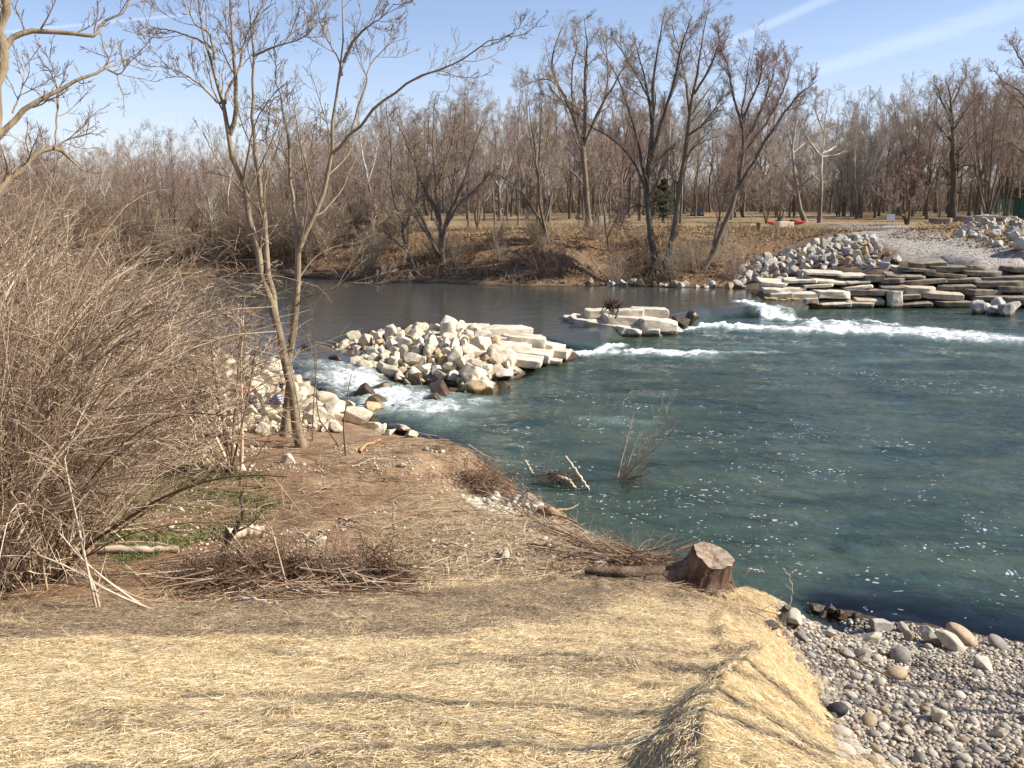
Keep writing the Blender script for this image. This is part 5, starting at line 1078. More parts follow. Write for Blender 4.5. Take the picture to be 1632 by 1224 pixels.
# ---- the traced trees of the far bank
LV_H = [(12, .22, .98, 46, .28, .38, 10, .13, .05, .012), (9, .08, .95, 46, .56, .5, 8, .14, .035, .0075), (8, .08, .95, 46, .58, .6, 6, .14, .03, .005), (4, .12, .95, 44, .65, .7, 4, .12, .025, .004)]
def hero(label, base, D, limbs, seed, lv=LV_H, mb=m_fb, mt=m_ft, r0=.3, name="bare_tree"):
    L = []
    for i, (pts, ra) in enumerate(limbs):
        p = tr(pts, D, 0 if i == 0 else [1.5, -1.5, 2.5, -2.2, .8][i % 5])
        if i == 0: p[0][2] = float(H(p[0][0], p[0][1])[0]) - .2
        L.append((p, ra, .02))
    return build_tree(name, label, "tree", L, lv, seed, mb, mt)
hero("tall forked tree on the far bank top whose left limb arches like a hook", None, 79, [([(938, 378), (936, 330), (932, 280), (928, 235), (916, 190), (902, 158), (886, 128), (880, 98), (885, 72), (897, 42)], .34), ([(903, 155), (886, 134), (868, 126), (846, 132), (820, 145)], .10),
      ([(929, 240), (932, 190), (932, 120), (936, 70), (930, 25)], .26), ([(930, 235), (952, 180), (976, 140), (1000, 98), (1022, 70)], .16), ([(916, 190), (912, 150), (912, 110), (920, 70), (915, 40)], .12), ([(940, 215), (965, 150), (968, 90), (958, 50)], .12), ([(935, 300), (912, 274), (885, 266), (870, 262)], .09), ([(934, 320), (950, 280), (970, 240)], .08)], 911)
hero("dark tree at the waterline with a long bent limb reaching left", None, 62.6, [([(1046, 452), (1041, 400), (1033, 345), (1031, 300), (1036, 240), (1040, 180), (1042, 120), (1052, 60), (1062, 10)], .30), ([(1031, 310), (1012, 262), (980, 225), (940, 200), (915, 180)], .09), ([(1032, 300), (1016, 225), (1000, 170), (985, 125), (955, 75)], .13),
      ([(1036, 255), (1060, 180), (1076, 120), (1090, 60), (1104, 25)], .14), ([(1040, 200), (1026, 120), (1010, 60)], .10), ([(1032, 330), (1012, 328), (998, 340), (990, 360)], .05), ([(1040, 170), (1020, 130), (990, 80), (975, 60)], .08)], 912, LV_H)
hero("slanting tree beside the dark leaning one at the waterline, its stem tilting right", None, 62.8, [([(1060, 450), (1068, 400), (1080, 330), (1088, 265), (1096, 212), (1104, 150), (1114, 100), (1122, 55), (1130, 5)], .26), ([(1096, 215), (1118, 200), (1140, 172), (1152, 150)], .09), ([(1100, 185), (1092, 125), (1082, 80), (1070, 40)], .10), ([(1106, 150), (1130, 110), (1145, 70), (1143, 40)], .09)], 913)
hero("leaning tree at the waterline left of the riprap, fanning into a broad reddish crown", None, 62.2, [([(1116, 454), (1130, 415), (1150, 370), (1170, 320), (1181, 272), (1184, 225), (1182, 180), (1190, 130), (1196, 85)], .26), ([(1184, 205), (1168, 150), (1158, 100), (1150, 85)], .11), ([(1184, 235), (1214, 175), (1232, 120), (1240, 85)], .13), ([(1176, 300), (1210, 242), (1240, 195), (1272, 152), (1302, 128)], .14),
      ([(1184, 245), (1225, 190), (1252, 135), (1262, 95)], .12), ([(1118, 450), (1138, 385), (1150, 330), (1162, 285), (1170, 240)], .11), ([(1183, 190), (1210, 130), (1215, 85)], .10)], 914, [(14, .28, .98, 36, .32, .38, 9, .10, .09, .012)] + LV_H[1:], m_fb, m_ft2)
hero("crooked multi-stemmed tree low on the far bank under the hooked tree", None, 67, [([(890, 440), (878, 405), (872, 380), (860, 350), (842, 325), (828, 310)], .13), ([(872, 380), (862, 330), (858, 280), (850, 220), (842, 160)], .12), ([(868, 360), (880, 300), (872, 240), (876, 180)], .09), ([(862, 350), (825, 300), (795, 280), (775, 285)], .06)], 915)
hero("thin crooked sapling on the bank just right of the hooked tree", None, 68, [([(975, 445), (970, 400), (965, 360), (962, 330), (955, 300), (962, 270), (975, 240)], .09), ([(968, 380), (985, 340), (990, 300)], .05)], 916)
hero("tree with stems fanning out from one foot at the left of the far bank", None, 66, [([(706, 440), (703, 390), (700, 340), (694, 290), (690, 230), (695, 150)], .22), ([(704, 400), (712, 350), (735, 300), (752, 245), (770, 190)], .16), ([(702, 420), (680, 360), (650, 310), (628, 285), (610, 270)], .14), ([(703, 380), (728, 330), (760, 300), (788, 270)], .10), ([(700, 350), (672, 290), (650, 230), (630, 190)], .14), ([(696, 300), (720, 230), (728, 170)], .12), ([(704, 410), (664, 350), (640, 330)], .08)], 917)
hero("dark bushy tree leaning over the water from the far bank behind the long low limb", None, 65, [([(664, 442), (650, 400), (640, 360), (625, 300), (622, 230), (615, 160)], .16), ([(648, 400), (615, 370), (590, 360), (560, 372)], .08), ([(640, 370), (665, 310), (662, 240), (668, 180)], .10)], 918)
hero("white barked sycamore stem leaning left behind the fanned stems", None, 76, [([(612, 420), (600, 360), (590, 300), (578, 250), (572, 200), (575, 150)], .16), ([(596, 340), (578, 320), (565, 330)], .05), ([(588, 290), (600, 240), (606, 190)], .07)], 919, LV_H, m_wb, m_wt)
hero("leaning park tree with white upper branches behind the red kayaks", None, 98, [([(1284, 356), (1275, 330), (1268, 290), (1262, 240), (1255, 205), (1250, 190)], .34), ([(1270, 300), (1290, 285), (1310, 275), (1330, 270)], .10), ([(1262, 245), (1300, 215), (1335, 200)], .12), ([(1262, 240), (1270, 180), (1280, 140)], .14), ([(1272, 310), (1245, 270), (1225, 255)], .10)], 920, LV_H, m_wb, m_wt)
hero("straight park tree with bright white spreading branches right of the leaning one", None, 95, [([(1306, 358), (1308, 320), (1309, 270), (1310, 240), (1316, 190), (1322, 145)], .24), ([(1309, 250), (1290, 225), (1275, 195), (1265, 160)], .16), ([(1310, 245), (1330, 235), (1345, 215), (1365, 180)], .15), ([(1312, 210), (1300, 175), (1302, 140)], .12), ([(1309, 262), (1280, 262), (1262, 255)], .08), ([(1310, 250), (1338, 245), (1352, 232)], .08)], 921, LV_H, m_wb, m_wt)
hero("small dark crooked tree with many low stems beside the square sign", None, 90, [([(1447, 360), (1440, 345), (1425, 325), (1415, 300), (1402, 275)], .22), ([(1447, 357), (1450, 330), (1445, 300), (1452, 268)], .16), ([(1448, 355), (1462, 335), (1470, 305), (1460, 275)], .14), ([(1440, 345), (1425, 335), (1425, 310), (1432, 280)], .12), ([(1462, 335), (1480, 310), (1500, 290)], .10), ([(1425, 325), (1400, 312), (1385, 300)], .09)], 922, [(10, .25, .98, 45, .35, .5, 8, .15, .02, .02)] + LV_H[1:], m_fb, m_ft2)
hero("tall rough tree with black upper limbs rising above the stone blocks", None, 112, [([(1518, 346), (1520, 300), (1519, 240), (1517, 190), (1514, 150), (1506, 120)], .55), ([(1517, 190), (1500, 160), (1496, 145), (1488, 130)], .18), ([(1516, 170), (1530, 140), (1540, 120), (1538, 100)], .18), ([(1518, 210), (1540, 175), (1560, 150)], .14), ([(1519, 230), (1495, 200), (1480, 180)], .12)], 923)
hero("bare tree whose dark limbs droop in from the right edge above the green fence", None, 84, [([(1676, 392), (1672, 320), (1668, 240), (1660, 160), (1655, 90)], .4), ([(1670, 290), (1640, 250), (1615, 230), (1592, 215)], .14), ([(1666, 220), (1640, 180), (1612, 150), (1590, 128)], .13), ([(1660, 170), (1635, 110), (1618, 80), (1612, 62)], .13), ([(1664, 200), (1630, 150), (1600, 130), (1575, 100)], .11), ([(1670, 270), (1630, 228), (1600, 240)], .09)], 924)

# ---- park and river-edge trees that copies can stand for
mid = [('tall', 0, 746, 84, 128, "slim straight tree left of the arching brush on the far bank top", 0, .7), ('leader', 1, 606, 82, 150, "straight dark tree behind the twin-trunk tree's long limb", 0, .7), ('leader', 0, 790, 84, 140, "slim tree with a fan of fine twigs at the bank top", 0, .7),
       ('fork', 0, 856, 82, 96, "tree with a round tufted top left of the hooked tree", 0, .6), ('tall', 1, 826, 90, 120, "thin tall tree just left of the tufted one", 0, .6), ('clump', 0, 650, 74, 180, "clump of thin stems at the left of the far bank", 0, .8), ('clump', 1, 760, 76, 215, "brushy clump between the fanned stems and the bank top trees", 0, .9),
       ('leader', 1, 1085, 92, 90, "tree with pale limbs standing behind the two slanting waterline trees", 1, .7), ('clump', 0, 1222, 92, 248, "low vase shaped tree left of the red kayaks", 0, 1.3), ('clump', 1, 1243, 96, 262, "second low vase shaped tree just behind the kayaks", 0, 1.2),
       ('leader', 0, 1165, 104, 170, "straight tree in the park behind the reddish crown", 0, .7), ('tall', 0, 1338, 118, 165, "leftmost of three close straight trunks beyond the ramp", 0, .6), ('tall', 1, 1346, 119, 170, "middle of three close straight trunks beyond the ramp", 0, .6), ('tall', 0, 1356, 118, 160, "rightmost of three close straight trunks beyond the ramp", 0, .6),
       ('round', 1, 1372, 112, 170, "white limbed sycamore slanting right beyond the ramp", 1, .8), ('fork', 1, 1395, 112, 150, "sycamore with a leaning double trunk left of the small crooked tree", 1, .7), ('round', 0, 1440, 120, 88, "biggest pale sycamore crown above the small crooked tree", 1, .7), ('round', 1, 1478, 108, 130, "thick straight dark trunk left of the first stone block", 0, .7),
       ('fork', 0, 1555, 108, 118, "forked tree directly behind the middle stone blocks", 0, .8), ('leader', 1, 1545, 116, 100, "pale trunked tree behind the forked one at the stone blocks", 1, .7), ('clump', 1, 1574, 100, 112, "dense many stemmed tree just left of the green fence", 0, .9), ('clump', 0, 1497, 104, 285, "small young tree between the stone blocks and the thick trunk", 0, .9),
       ('round', 0, 1610, 130, 90, "big spreading tree behind the green fence", 0, .8), ('leader', 0, 532, 84, 190, "tree behind the lower limbs of the olive barked tree", 0, .8), ('round', 1, 480, 95, 160, "broad tree across the river between the two near trees", 0, .8), ('leader', 1, 990, 96, 120, "tree right behind the hooked tree", 0, .7), ('fork', 1, 1020, 102, 140, "forked tree behind the dark waterline tree", 0, .8)]
for k, j, px, D, top, lab, wh, wd in mid: put_tree(k, j, px, D, top, lab + ", across the river", None, bool(wh), j == 1, wd)
r = np.random.default_rng(33)
def topline(px): return float(np.interp(px, [-200, 0, 150, 300, 380, 520, 700, 850, 1000, 1200, 1330, 1400, 1500, 1632, 1800], [190, 205, 215, 200, 210, 165, 150, 150, 145, 140, 160, 150, 112, 105, 90]))
n_ = 0
for px in np.arange(-160, 1800, 13.0):
    for row in range(2):
        D = r.uniform(104, 128) if row == 0 else r.uniform(132, 175); q = px + r.uniform(-9, 9)
        if row == 0 and r.random() < .35: continue
        if px < 640: D -= 16
        k = ['leader', 'fork', 'tall', 'round', 'clump'][r.choice(5, p=[.25, .2, .25, .2, .1])]; wh = r.random() < (.35 if px > 1180 else .16)
        put_tree(k, int(r.integers(2)), q, D, topline(q) + r.uniform(-8, 45) + (25 if row == 0 else 0), "pale barked sycamore in the far wood behind the park" if wh else "brown bare tree in the far wood behind the park",
                 "pale sycamores of the far wood" if wh else "brown bare trees of the far wood", wh, r.random() < .4, r.uniform(.8, 1.15)); n_ += 1
# left part of the far bank, seen above the thicket
for i in range(26):
    px = r.uniform(-60, 640); put_tree(['fork', 'clump', 'leader', 'round'][i % 4], i, px, r.uniform(70, 86), r.uniform(225, 300) - (px > 350) * 30, "brown tree growing along the far bank beyond the thicket", "trees along the far bank beyond the thicket", r.random() < .12, True, .8)
# mass of the wood behind everything
r = np.random.default_rng(34); N = 110000; X = r.uniform(-190, 190, N); Y = r.uniform(150, 215, N)
m_mass = fibre_mat("wood_mass", [(0, (.14, .105, .075)), (.5, (.28, .215, .16)), (1, (.42, .34, .27))])
o = strips("far_woods", X, Y, np.full(N, 3.0), r.uniform(3, 11, N) * (.4 + r.random(N)), r.uniform(.03, .09, N), r.uniform(0, 6.28, N), r.uniform(.5, 1.5, N), m_mass, 35, None, .35); tagp(o, "brown mass of woodland undergrowth behind the park trees", None, None, "stuff")

# ---- evergreens
def conifer(px, D, top, width, label, seed):
    x = ray(px, 340)[0] / ray(px, 340)[1] * D; z = float(H(x, D)[0]); h = PY(px, top, D)[2] - z; r = np.random.default_rng(seed); root = thing("evergreen_tree", label, "tree", (x, D, z))
    T = Tubes(); T.add(np.array([(0, 0, 0), (0, 0, h * .5), (0, 0, h)]), np.array([.16, .1, .02]), 8); link("trunk", T.mesh("trunk", m_fb), root)
    N = 10000; t = r.random(N) ** .75; zz = h * (.06 + .94 * t); rad = width * (1 - t) ** .8 * (.55 + .45 * np.sin(t * 40 + r.normal(size=N) * .6)) * r.random(N) ** .4; a = r.uniform(0, 6.28, N); clump = .75 + .5 * (vnoise(np.cos(a) * 2 + 5, np.sin(a) * 2 + 5, zz * .8) > .45)
    m = fibre_mat("needle", [(0, (.045, .055, .025)), (.6, (.09, .10, .05)), (1, (.17, .165, .09))])
    st = strips("crown", rad * clump * np.cos(a), rad * clump * np.sin(a), zz, r.uniform(.15, .4, N), r.uniform(.03, .07, N), a, r.normal(-.2, .3, N), m, seed, root, .2)
    return root
conifer(1057, 97, 285, 2.4, "dull green cedar behind the two slanting waterline trees", 41); conifer(1618, 128, 262, 3.2, "dark evergreen behind the green fence at the right edge", 43); conifer(1640, 118, 285, 2.8, "low dark evergreen at the far right edge", 44)

# ---- shrubs
def shrub_mesh(seed, n, L, r0, spread, lean, droop, mt, lv, arch=.03):
    r = np.random.default_rng(seed); S = r.normal(size=(n, 3)) * np.array([.28, .28, 0]) * L * .12; D = np.stack([r.normal(lean, spread, n), r.normal(0, spread, n), np.ones(n)], 1)
    Ls = L * r.uniform(.55, 1.1, n); ra = r0 * r.uniform(.45, 1.0, n) * (1 + 1.3 * (r.random(n) > .88)); a, b_ = grow(S, D, Ls, ra, ra * .3, 12, arch, .03, r, droop); T, W = Tubes(), Tubes(); T.add(a, b_, 5); Pt, Rd = a, b_
    for k, ang, lr, gn, dr in lv:
        S, D, Ls, ra = spawn(Pt, Rd, Ls, k, .15, 1, ang, lr, .6, r, rmin=r0 * .22); Pt, Rd = grow(S, D, Ls, ra, ra * .5, 6, gn, .02, r, dr); W.add(Pt, Rd, 3)
    return T.mesh("stems", mt), W.mesh("twigs", mt)
TH = [shrub_mesh(700 + i, 46, 5.2, .017, .38, .28, .22, m_cane, [(9, 35, .38, .07, .12), (5, 35, .45, .09, .08)]) for i in range(4)]
TD = [shrub_mesh(720 + i, 34, 4.6, .022, .5, .1, .12, m_cane2, [(9, 45, .35, .12, .03), (5, 42, .5, .12, .03)]) for i in range(2)]
def put_shrub(name, pr, loc, s, rot, label, cat, group, mat=None, lean=0):
    root = thing(name, label, cat, loc, rot, group); root.scale = (s, s, s); root.rotation_euler[1] = lean
    for nm, me_ in zip(("stems", "twigs"), pr):
        o = link(nm, me_, root)
        if mat: o.material_slots[0].link = 'OBJECT'; o.material_slots[0].material = mat
    return root
r = np.random.default_rng(36)
th = [(-60, 960, 1.0), (10, 930, .95), (75, 925, .85), (-140, 900, 1.1), (20, 850, 1.0), (90, 835, .9), (150, 860, .55), (-60, 800, 1.1), (60, 770, 1.0), (130, 770, .9), (-150, 760, 1.2), (0, 730, 1.1), (100, 715, 1.0), (180, 730, .85), (240, 720, .75), (-80, 690, 1.2), (60, 670, 1.1), (170, 680, .95),
      (270, 695, .72), (-180, 660, 1.2), (120, 640, 1.1), (10, 640, 1.2), (230, 660, .85), (-120, 620, 1.2), (-20, 880, 1.05), (40, 800, 1.0)]
for i, (px, py, s) in enumerate(th):
    p = G(px, py); put_shrub("thicket_shrub", TH[i % 4], p - np.array([0, 0, .1]), s * r.uniform(.92, 1.08) * (.86 if px > 80 and py > 700 else 1), r.uniform(-.7, .7), "tan arching shrub in the dense leafless thicket at the left", "shrub", "arching shrubs of the thicket at the left")
for i, (px, py, s) in enumerate(((0, 900, .8), (70, 860, .7), (120, 740, .8), (200, 700, .7), (-40, 820, .9), (40, 700, .9), (260, 700, .55))):
    p = G(px, py); put_shrub("thicket_shrub", TD[i % 2], p - np.array([0, 0, .1]), s, r.uniform(0, 6), "dark twiggy shrub inside the leafless thicket at the left", "shrub", "dark shrubs inside the thicket at the left")
# multi-stemmed bush in the open beside the twin trunks
p = G(372, 752); T_ = shrub_mesh(741, 9, 3.3, .038, .16, -.22, .0, m_cane, [(7, 48, .5, .08, .06), (7, 42, .55, .1, .08), (4, 40, .5, .1, .05)], .04)
put_shrub("bush", T_, p, 1.0, 0, "bush of six thick pale stems standing alone on the terrace left of the twin trunks", "bush", None)
p = G(325, 745); put_shrub("bush", shrub_mesh(742, 7, 2.4, .03, .25, -.7, .1, m_cane, [(7, 48, .5, .1, .1), (6, 42, .5, .1, .08)]), p, 1.0, 0, "low bush leaning left beside the six stemmed bush", "bush", None)
# dead snag and shoots around the brush pile
p = G(352, 900); hero_ = build_tree("snag", "forked dark dead snag standing out of the brush pile", "snag", [(np.array([p, PY(360, 868, p[1]), PY(375, 845, p[1]), PY(387, 820, p[1]), PY(383, 795, p[1]), PY(389, 778, p[1])]), .06, .006), (np.array([PY(375, 848, p[1]), PY(400, 835, p[1]), PY(425, 808, p[1])]), .02, .003), (np.array([PY(362, 868, p[1]), PY(340, 850, p[1] - .1), PY(322, 848, p[1] - .2), PY(318, 810, p[1] - .2)]), .018, .003)], [(5, .2, 1, 50, .3, .5, 5, .15, .03, .003)], 931, m_barkd, m_cane2, rough=.01, split=1)
for i, (pts, ra, lab) in enumerate((([(552, 728), (549, 700), (548, 670), (553, 640), (557, 612), (562, 590)], .028, "thin dark sapling with a forked top standing alone on the terrace"), ([(540, 712), (524, 688), (508, 664), (503, 600), (500, 540), (496, 480)], .02, "slender upright sapling right behind the twin trunks"),
        ([(498, 704), (500, 640), (504, 580), (500, 520), (488, 470)], .016, "second slender sapling close to the twin trunks"), ([(166, 850), (160, 810), (158, 775), (156, 740)], .03, "short pale post like stem at the foot of the thicket"), ([(245, 800), (244, 770), (247, 735), (238, 715)], .012, "single thin whip standing in the green weeds"))):
    g = G(*pts[0]); P_ = [g] + [PY(a, b_, g[1]) for a, b_ in pts[1:]]
    build_tree("sapling", lab, "sapling", [(np.array(P_), ra, .004)], [(5, .3, 1, 42, .3, .5, 6, .1, .06, .004), (3, .2, 1, 40, .4, .6, 4, .1, .03, .003)], 940 + i, m_bark, m_cane, split=1, rough=.01)
# thin leaning canes in front of the thicket
for i, pts in enumerate(([(155, 975), (138, 900), (125, 840), (108, 760), (103, 730)], [(160, 975), (150, 935), (138, 905)], [(250, 975), (180, 945), (110, 905), (50, 880)], [(235, 972), (170, 925), (130, 890), (95, 850)], [(75, 940), (60, 860), (30, 780), (-10, 700)], [(330, 960), (230, 955), (150, 915)], [(460, 945), (440, 870), (432, 840)], [(205, 870), (160, 830), (110, 800), (40, 760)])):
    g = G(*pts[0]); P_ = [g] + [PY(a, b_, g[1] + .05 * k) for k, (a, b_) in enumerate(pts[1:])]; T = Tubes(); c = catmull(P_, 14); T.add(c, np.linspace(.016, .007, 14), 6)
    S, D, L, ra = spawn(c[None], np.linspace(.016, .007, 14)[None], np.array([1.5]), 5, .3, 1, 40, .3, .5, r); a, b_ = grow(S, D, L, ra, ra * .5, 5, .08, .03, r); T.add(a, b_, 4)
    o = link("cane", T.mesh("cane", m_drift if i < 4 else m_cane, g)); o.location = tuple(map(float, g)); tagp(o, "pale bare cane leaning out of the thicket towards the straw", "cane", "pale canes leaning out of the thicket")
# shrub standing in the water
p = P(990, 768, -.1); T_ = shrub_mesh(751, 11, 2.1, .011, .26, .62, .0, m_cane, [(5, 30, .35, .06, .0), (3, 30, .4, .08, 0)], .03)
put_shrub("water_shrub", T_, p, 1.0, 0, "thin leafless shrub standing in the river, leaning right", "shrub", None)
# brush on the far bank
FB = [shrub_mesh(760 + i, 26, 2.2, .016, .5, .0, .08, m_cane2 if i % 2 else m_ft, [(8, 40, .45, .1, .03), (5, 40, .5, .12, .03)]) for i in range(4)]
for i in range(175):
    px = r.uniform(200, 1180) if i < 88 else r.uniform(-100, 640); f = r.random() * (1 if i < 110 else 2.6); x = ray(px, 400)[0] / ray(px, 400)[1]; sh = float(np.interp(x * 64, [q[0] for q in far_sh], [q[1] for q in far_sh])); D = sh + 1 + f * 9; X = x * D
    if 1000 < px < 1180 and r.random() < .5: continue
    put_shrub("bank_shrub", FB[i % 4], (X, D, float(H(X, D)[0]) - .1), r.uniform(.6, 1.25) * (1.5 if px < 640 else 1), r.uniform(0, 6), "brown leafless shrub on the slope of the far bank", "shrub", "leafless shrubs on the slope of the far bank")
# two bare trees right of the photographer, their branch shadows fall on the straw and shingle
LV_S = [(6, .3, .98, 45, .3, .45, 8, .12, .07, .012), (5, .2, 1, 42, .5, .5, 6, .12, .05, .007), (4, .2, 1, 40, .5, .6, 4, .12, .04, .005)]
for i, (x, y, lab, lim) in enumerate(((9.6, 4.2, "bare tree on the bank to the right, casting branch shadows over the straw", [([(0, 0, 0), (.1, -.1, 2.5), (-.2, -.3, 4.6), (-.9, -.7, 6.4), (-1.4, -1.3, 8.2), (-1.2, -1.9, 10)], .16), ([(-.2, -.3, 4.4), (-1.0, .3, 5.8), (-1.6, 1.1, 6.8), (-2.2, 1.4, 8.2)], .07), ([(-.7, -.6, 6.0), (-1.9, -.5, 7.2), (-2.6, -.3, 8.4)], .06), ([(0, -.1, 3.6), (.8, -.4, 5.6), (1.5, -.7, 8.4)], .08)]),
        (12.6, 8.6, "bare tree beside the shingle beach, outside the picture to the right", [([(0, 0, 0), (.1, .2, 1.8), (-.3, .1, 3.4), (-.9, .2, 5.0), (-1.2, 0, 6.6)], .15), ([(.0, .2, 2.2), (.6, -.4, 4.2), (.9, -.9, 6.2)], .09), ([(-.2, .1, 3.0), (-1.3, .8, 4.2), (-2.0, 1.2, 5.6)], .07)]))):
    o = np.array([x, y, float(H(x, y)[0]) - .15]); build_tree("bare_tree", lab, "tree", [(np.array(pts) + o, ra, .015) for pts, ra in lim], LV_S, 960 + i, m_tb, m_tw)
# ------------------------------------------------------------------ things in the park
def at(px, py_base, D=None):
    """ground position across the river for a photo pixel"""
    if D is None: return G(px, py_base)
    d = ray(px, 340); x = d[0] / d[1] * D; return np.array([x, D, float(H(x, D)[0])])
m_red = plain("red_plastic", (.62, .03, .035), .35); m_dk = plain("black_rubber", (.02, .02, .022), .5); m_grn = plain("green_paint", (.03, .09, .06), .5, .3); m_pole = plain("weathered_pole", (.42, .38, .33), .8)
m_white = plain("white_paint", (.75, .74, .72), .5); m_signb = plain("sign_back", (.50, .53, .60), .4, .3); m_brown = plain("brown_wood", (.16, .10, .06), .8); m_glass = plain("dark_glass", (.02, .025, .03), .1, 0, .6)
m_carp = plain("dark_car_paint", (.025, .027, .03), .45, .1, .4); m_metal = plain("dark_metal", (.06, .06, .065), .45, .6); m_cream = noisy("cream_stone", (.55, .47, .34), (.74, .66, .52), 3, .85, .3, .01)
def loft(rings):
    n = len(rings[0]); V = np.concatenate(rings); idx = np.arange(len(rings) * n).reshape(len(rings), n); j = np.roll(idx, -1, 1)
    F = np.stack([idx[:-1], j[:-1], j[1:], idx[1:]], -1).reshape(-1, 4); k = len(V); V = np.vstack([V, rings[0].mean(0), rings[-1].mean(0)])
    caps_ = np.array([[idx[0][(i + 1) % n], idx[0][i], k] for i in range(n)] + [[idx[-1][i], idx[-1][(i + 1) % n], k + 1] for i in range(n)]); return V, [F, caps_]
def box(name, dims, mat, parent, loc=(0, 0, 0), bev=.02, rot=(0, 0, 0)):
    bm = bmesh.new(); bmesh.ops.create_cube(bm, size=1); bmesh.ops.scale(bm, vec=dims, verts=bm.verts); bmesh.ops.bevel(bm, geom=bm.edges[:], offset=min(bev, min(dims) * .3), segments=2, affect='EDGES')
    o = link(name, bm_mesh(name, bm, mat), parent); o.location = tuple(map(float, loc)); o.rotation_euler = rot; return o
def tube1(name, pts, r, mat, parent, sides=8):
    T = Tubes(); p = np.asarray(pts, float); T.add(p, np.full(len(p), r) if np.isscalar(r) else np.array(r), sides); return link(name, T.mesh(name, mat), parent)
def kayak(p, rz, L, label, seed):
    root = thing("kayak", label, "kayak", p, rz); a = np.linspace(0, 2 * math.pi, 20, endpoint=False); rings = []
    for t in np.linspace(-1, 1, 25):
        w_ = .33 * max(1 - abs(t) ** 2.6, .02) ** .8; up = .18 * abs(t) ** 3; h = .36 * max(1 - abs(t) ** 4, .05); rings.append(np.stack([np.full(20, t * L / 2), np.cos(a) * w_, .22 + up + np.sin(a) * h * .5 + .04 * (np.sin(a) > 0) * (1 - abs(t))], 1))
    V, F = loft(rings); link("hull", mesh("hull", V, F, m_red, True), root)
    c = np.stack([np.cos(a) * .42 - .05, np.sin(a) * .23, np.full(20, .43)], 1); c2 = c * [1, 1, 0] + [0, 0, .47]; V, F = loft([c * [1.05, 1.05, 1] - [0, 0, .02], c2, c2 * [.88, .86, 1], c * [.86, .84, 1] - [0, 0, .03]]); link("cockpit", mesh("cockpit", V, F, m_dk, True), root)
    box("seat", (.28, .3, .16), m_dk, root, (-.2, 0, .48), .04); tube1("grab_handle", [(L / 2 - .12, 0, .44), (L / 2 - .02, 0, .47), (L / 2 + .03, 0, .4)], .012, m_dk, root)
p = at(1243, 356, 88); kayak(p + [0, 0, .05], .10, 2.7, "red kayak with a dark cockpit lying on the lawn behind the square block", 1)
p = at(1266, 357, 90); kayak(p + [0, 0, .0], -.25, 2.3, "smaller red kayak whose end shows right of the square block", 2)
def blockp(px, py, dims, rz, mat, label, seed):
    p = G(px, py); slab("stone_block", (p[0], p[1] + dims[1] / 2, p[2] + dims[2] / 2 - .05), dims, (0, 0, rz), mat, label, "stone block", None, seed)
blockp(1250, 364, (1.55, .7, .62), .25, m_cream, "square cut cream stone block in front of the red kayaks", 801)
blockp(1200, 363, (1.7, .6, .3), .05, m_cream, "low cream slab lying left of the small park stump", 802)
blockp(1500, 357, (2.3, .8, .6), -.08, m_slab, "stone block with a rounded right end, first of the row by the ramp", 803)
blockp(1540, 353, (1.7, .7, .55), -.05, m_slab, "second stone block of the row, shortest and darkest", 804)
blockp(1572, 353, (2.2, .8, .65), -.05, m_slabmix, "third stone block of the row with a bright right end", 805)
blockp(1604, 353, (2.0, .8, .5), -.03, m_slab, "last stone block of the row beside the green fence", 806)
# small stump
p = G(1209, 370); root = thing("tree_stump", "small grey stump on the edge of the leafy slope beside the low cream slab", "tree stump", p)
T = Tubes(); T.add(np.array([(0, 0, -.1), (.02, 0, .3), (.0, .02, .6), (.03, 0, .75)]), np.array([.32, .24, .22, .20]), 14); link("trunk", T.mesh("trunk", m_bark), root)
a = np.linspace(0, 2 * math.pi, 14, endpoint=False); V, F = loft([np.stack([.03 + np.cos(a) * q, np.sin(a) * q, np.full(14, .755 + dz)], 1) for q, dz in ((.205, -.01), (.19, .01), (.1, .012))]); link("cut_face", mesh("cut_face", V, F, m_drift, False), root)
# square sign
p = G(1419, 355); root = thing("park_sign", "square pale sign board on short posts facing away beside the small crooked tree", "sign", p, .05); box("panel", (.84, .05, .72), m_signb, root, (0, 0, .52), .015)
for x in (-.28, .28): box("post", (.06, .06, .5), m_brown, root, (x, .05, .12))
box("frame", (.9, .03, .05), m_metal, root, (0, .0, .905), .01)
# little white marker posts
for i, (px, D, lab) in enumerate(((1198, 96, "little white marker post near the low vase shaped trees"), (1250, 99, "little white marker post behind the red kayaks"))):
    p = at(px, 0, D); root = thing("marker_post", lab, "post", p); box("post", (.1, .1, .75), m_white, root, (0, 0, .35), .02); box("cap", (.3, .12, .3), m_white, root, (0, 0, .85), .05)
# cream panel and dark bench like grill in the park behind the hooked tree
p = at(962, 366, 84); root = thing("notice_panel", "cream rectangular slab standing on the lawn right of the hooked tree", "panel", p, .1); box("slab", (.85, .22, .95), m_cream, root, (0, 0, .42), .03); box("base", (1.0, .4, .14), m_slab, root, (0, 0, .02), .03)
p = at(948, 366, 83.2); root = thing("park_bench", "low dark bench beside the cream slab on the lawn", "bench", p, .1); box("seat", (.85, .4, .07), m_metal, root, (0, 0, .42)); box("backrest", (.85, .05, .35), m_metal, root, (0, .2, .68), .02, (-.15, 0, 0))
for x in (-.34, .34): box("leg", (.07, .36, .42), m_metal, root, (x, 0, .2))
p = at(922, 362, 86); root = thing("park_grill", "small dark round grill on a post left of the hooked tree", "grill", p); tube1("post", [(0, 0, 0), (0, 0, .5)], .04, m_metal, root); V, F = loft([np.stack([np.cos(a) * q, np.sin(a) * q, np.full(14, z)], 1) for q, z in ((.1, .5), (.27, .6), (.32, .75), (.28, .9), (.12, .98))]); link("bowl", mesh("bowl", V, F, m_metal, True), root)
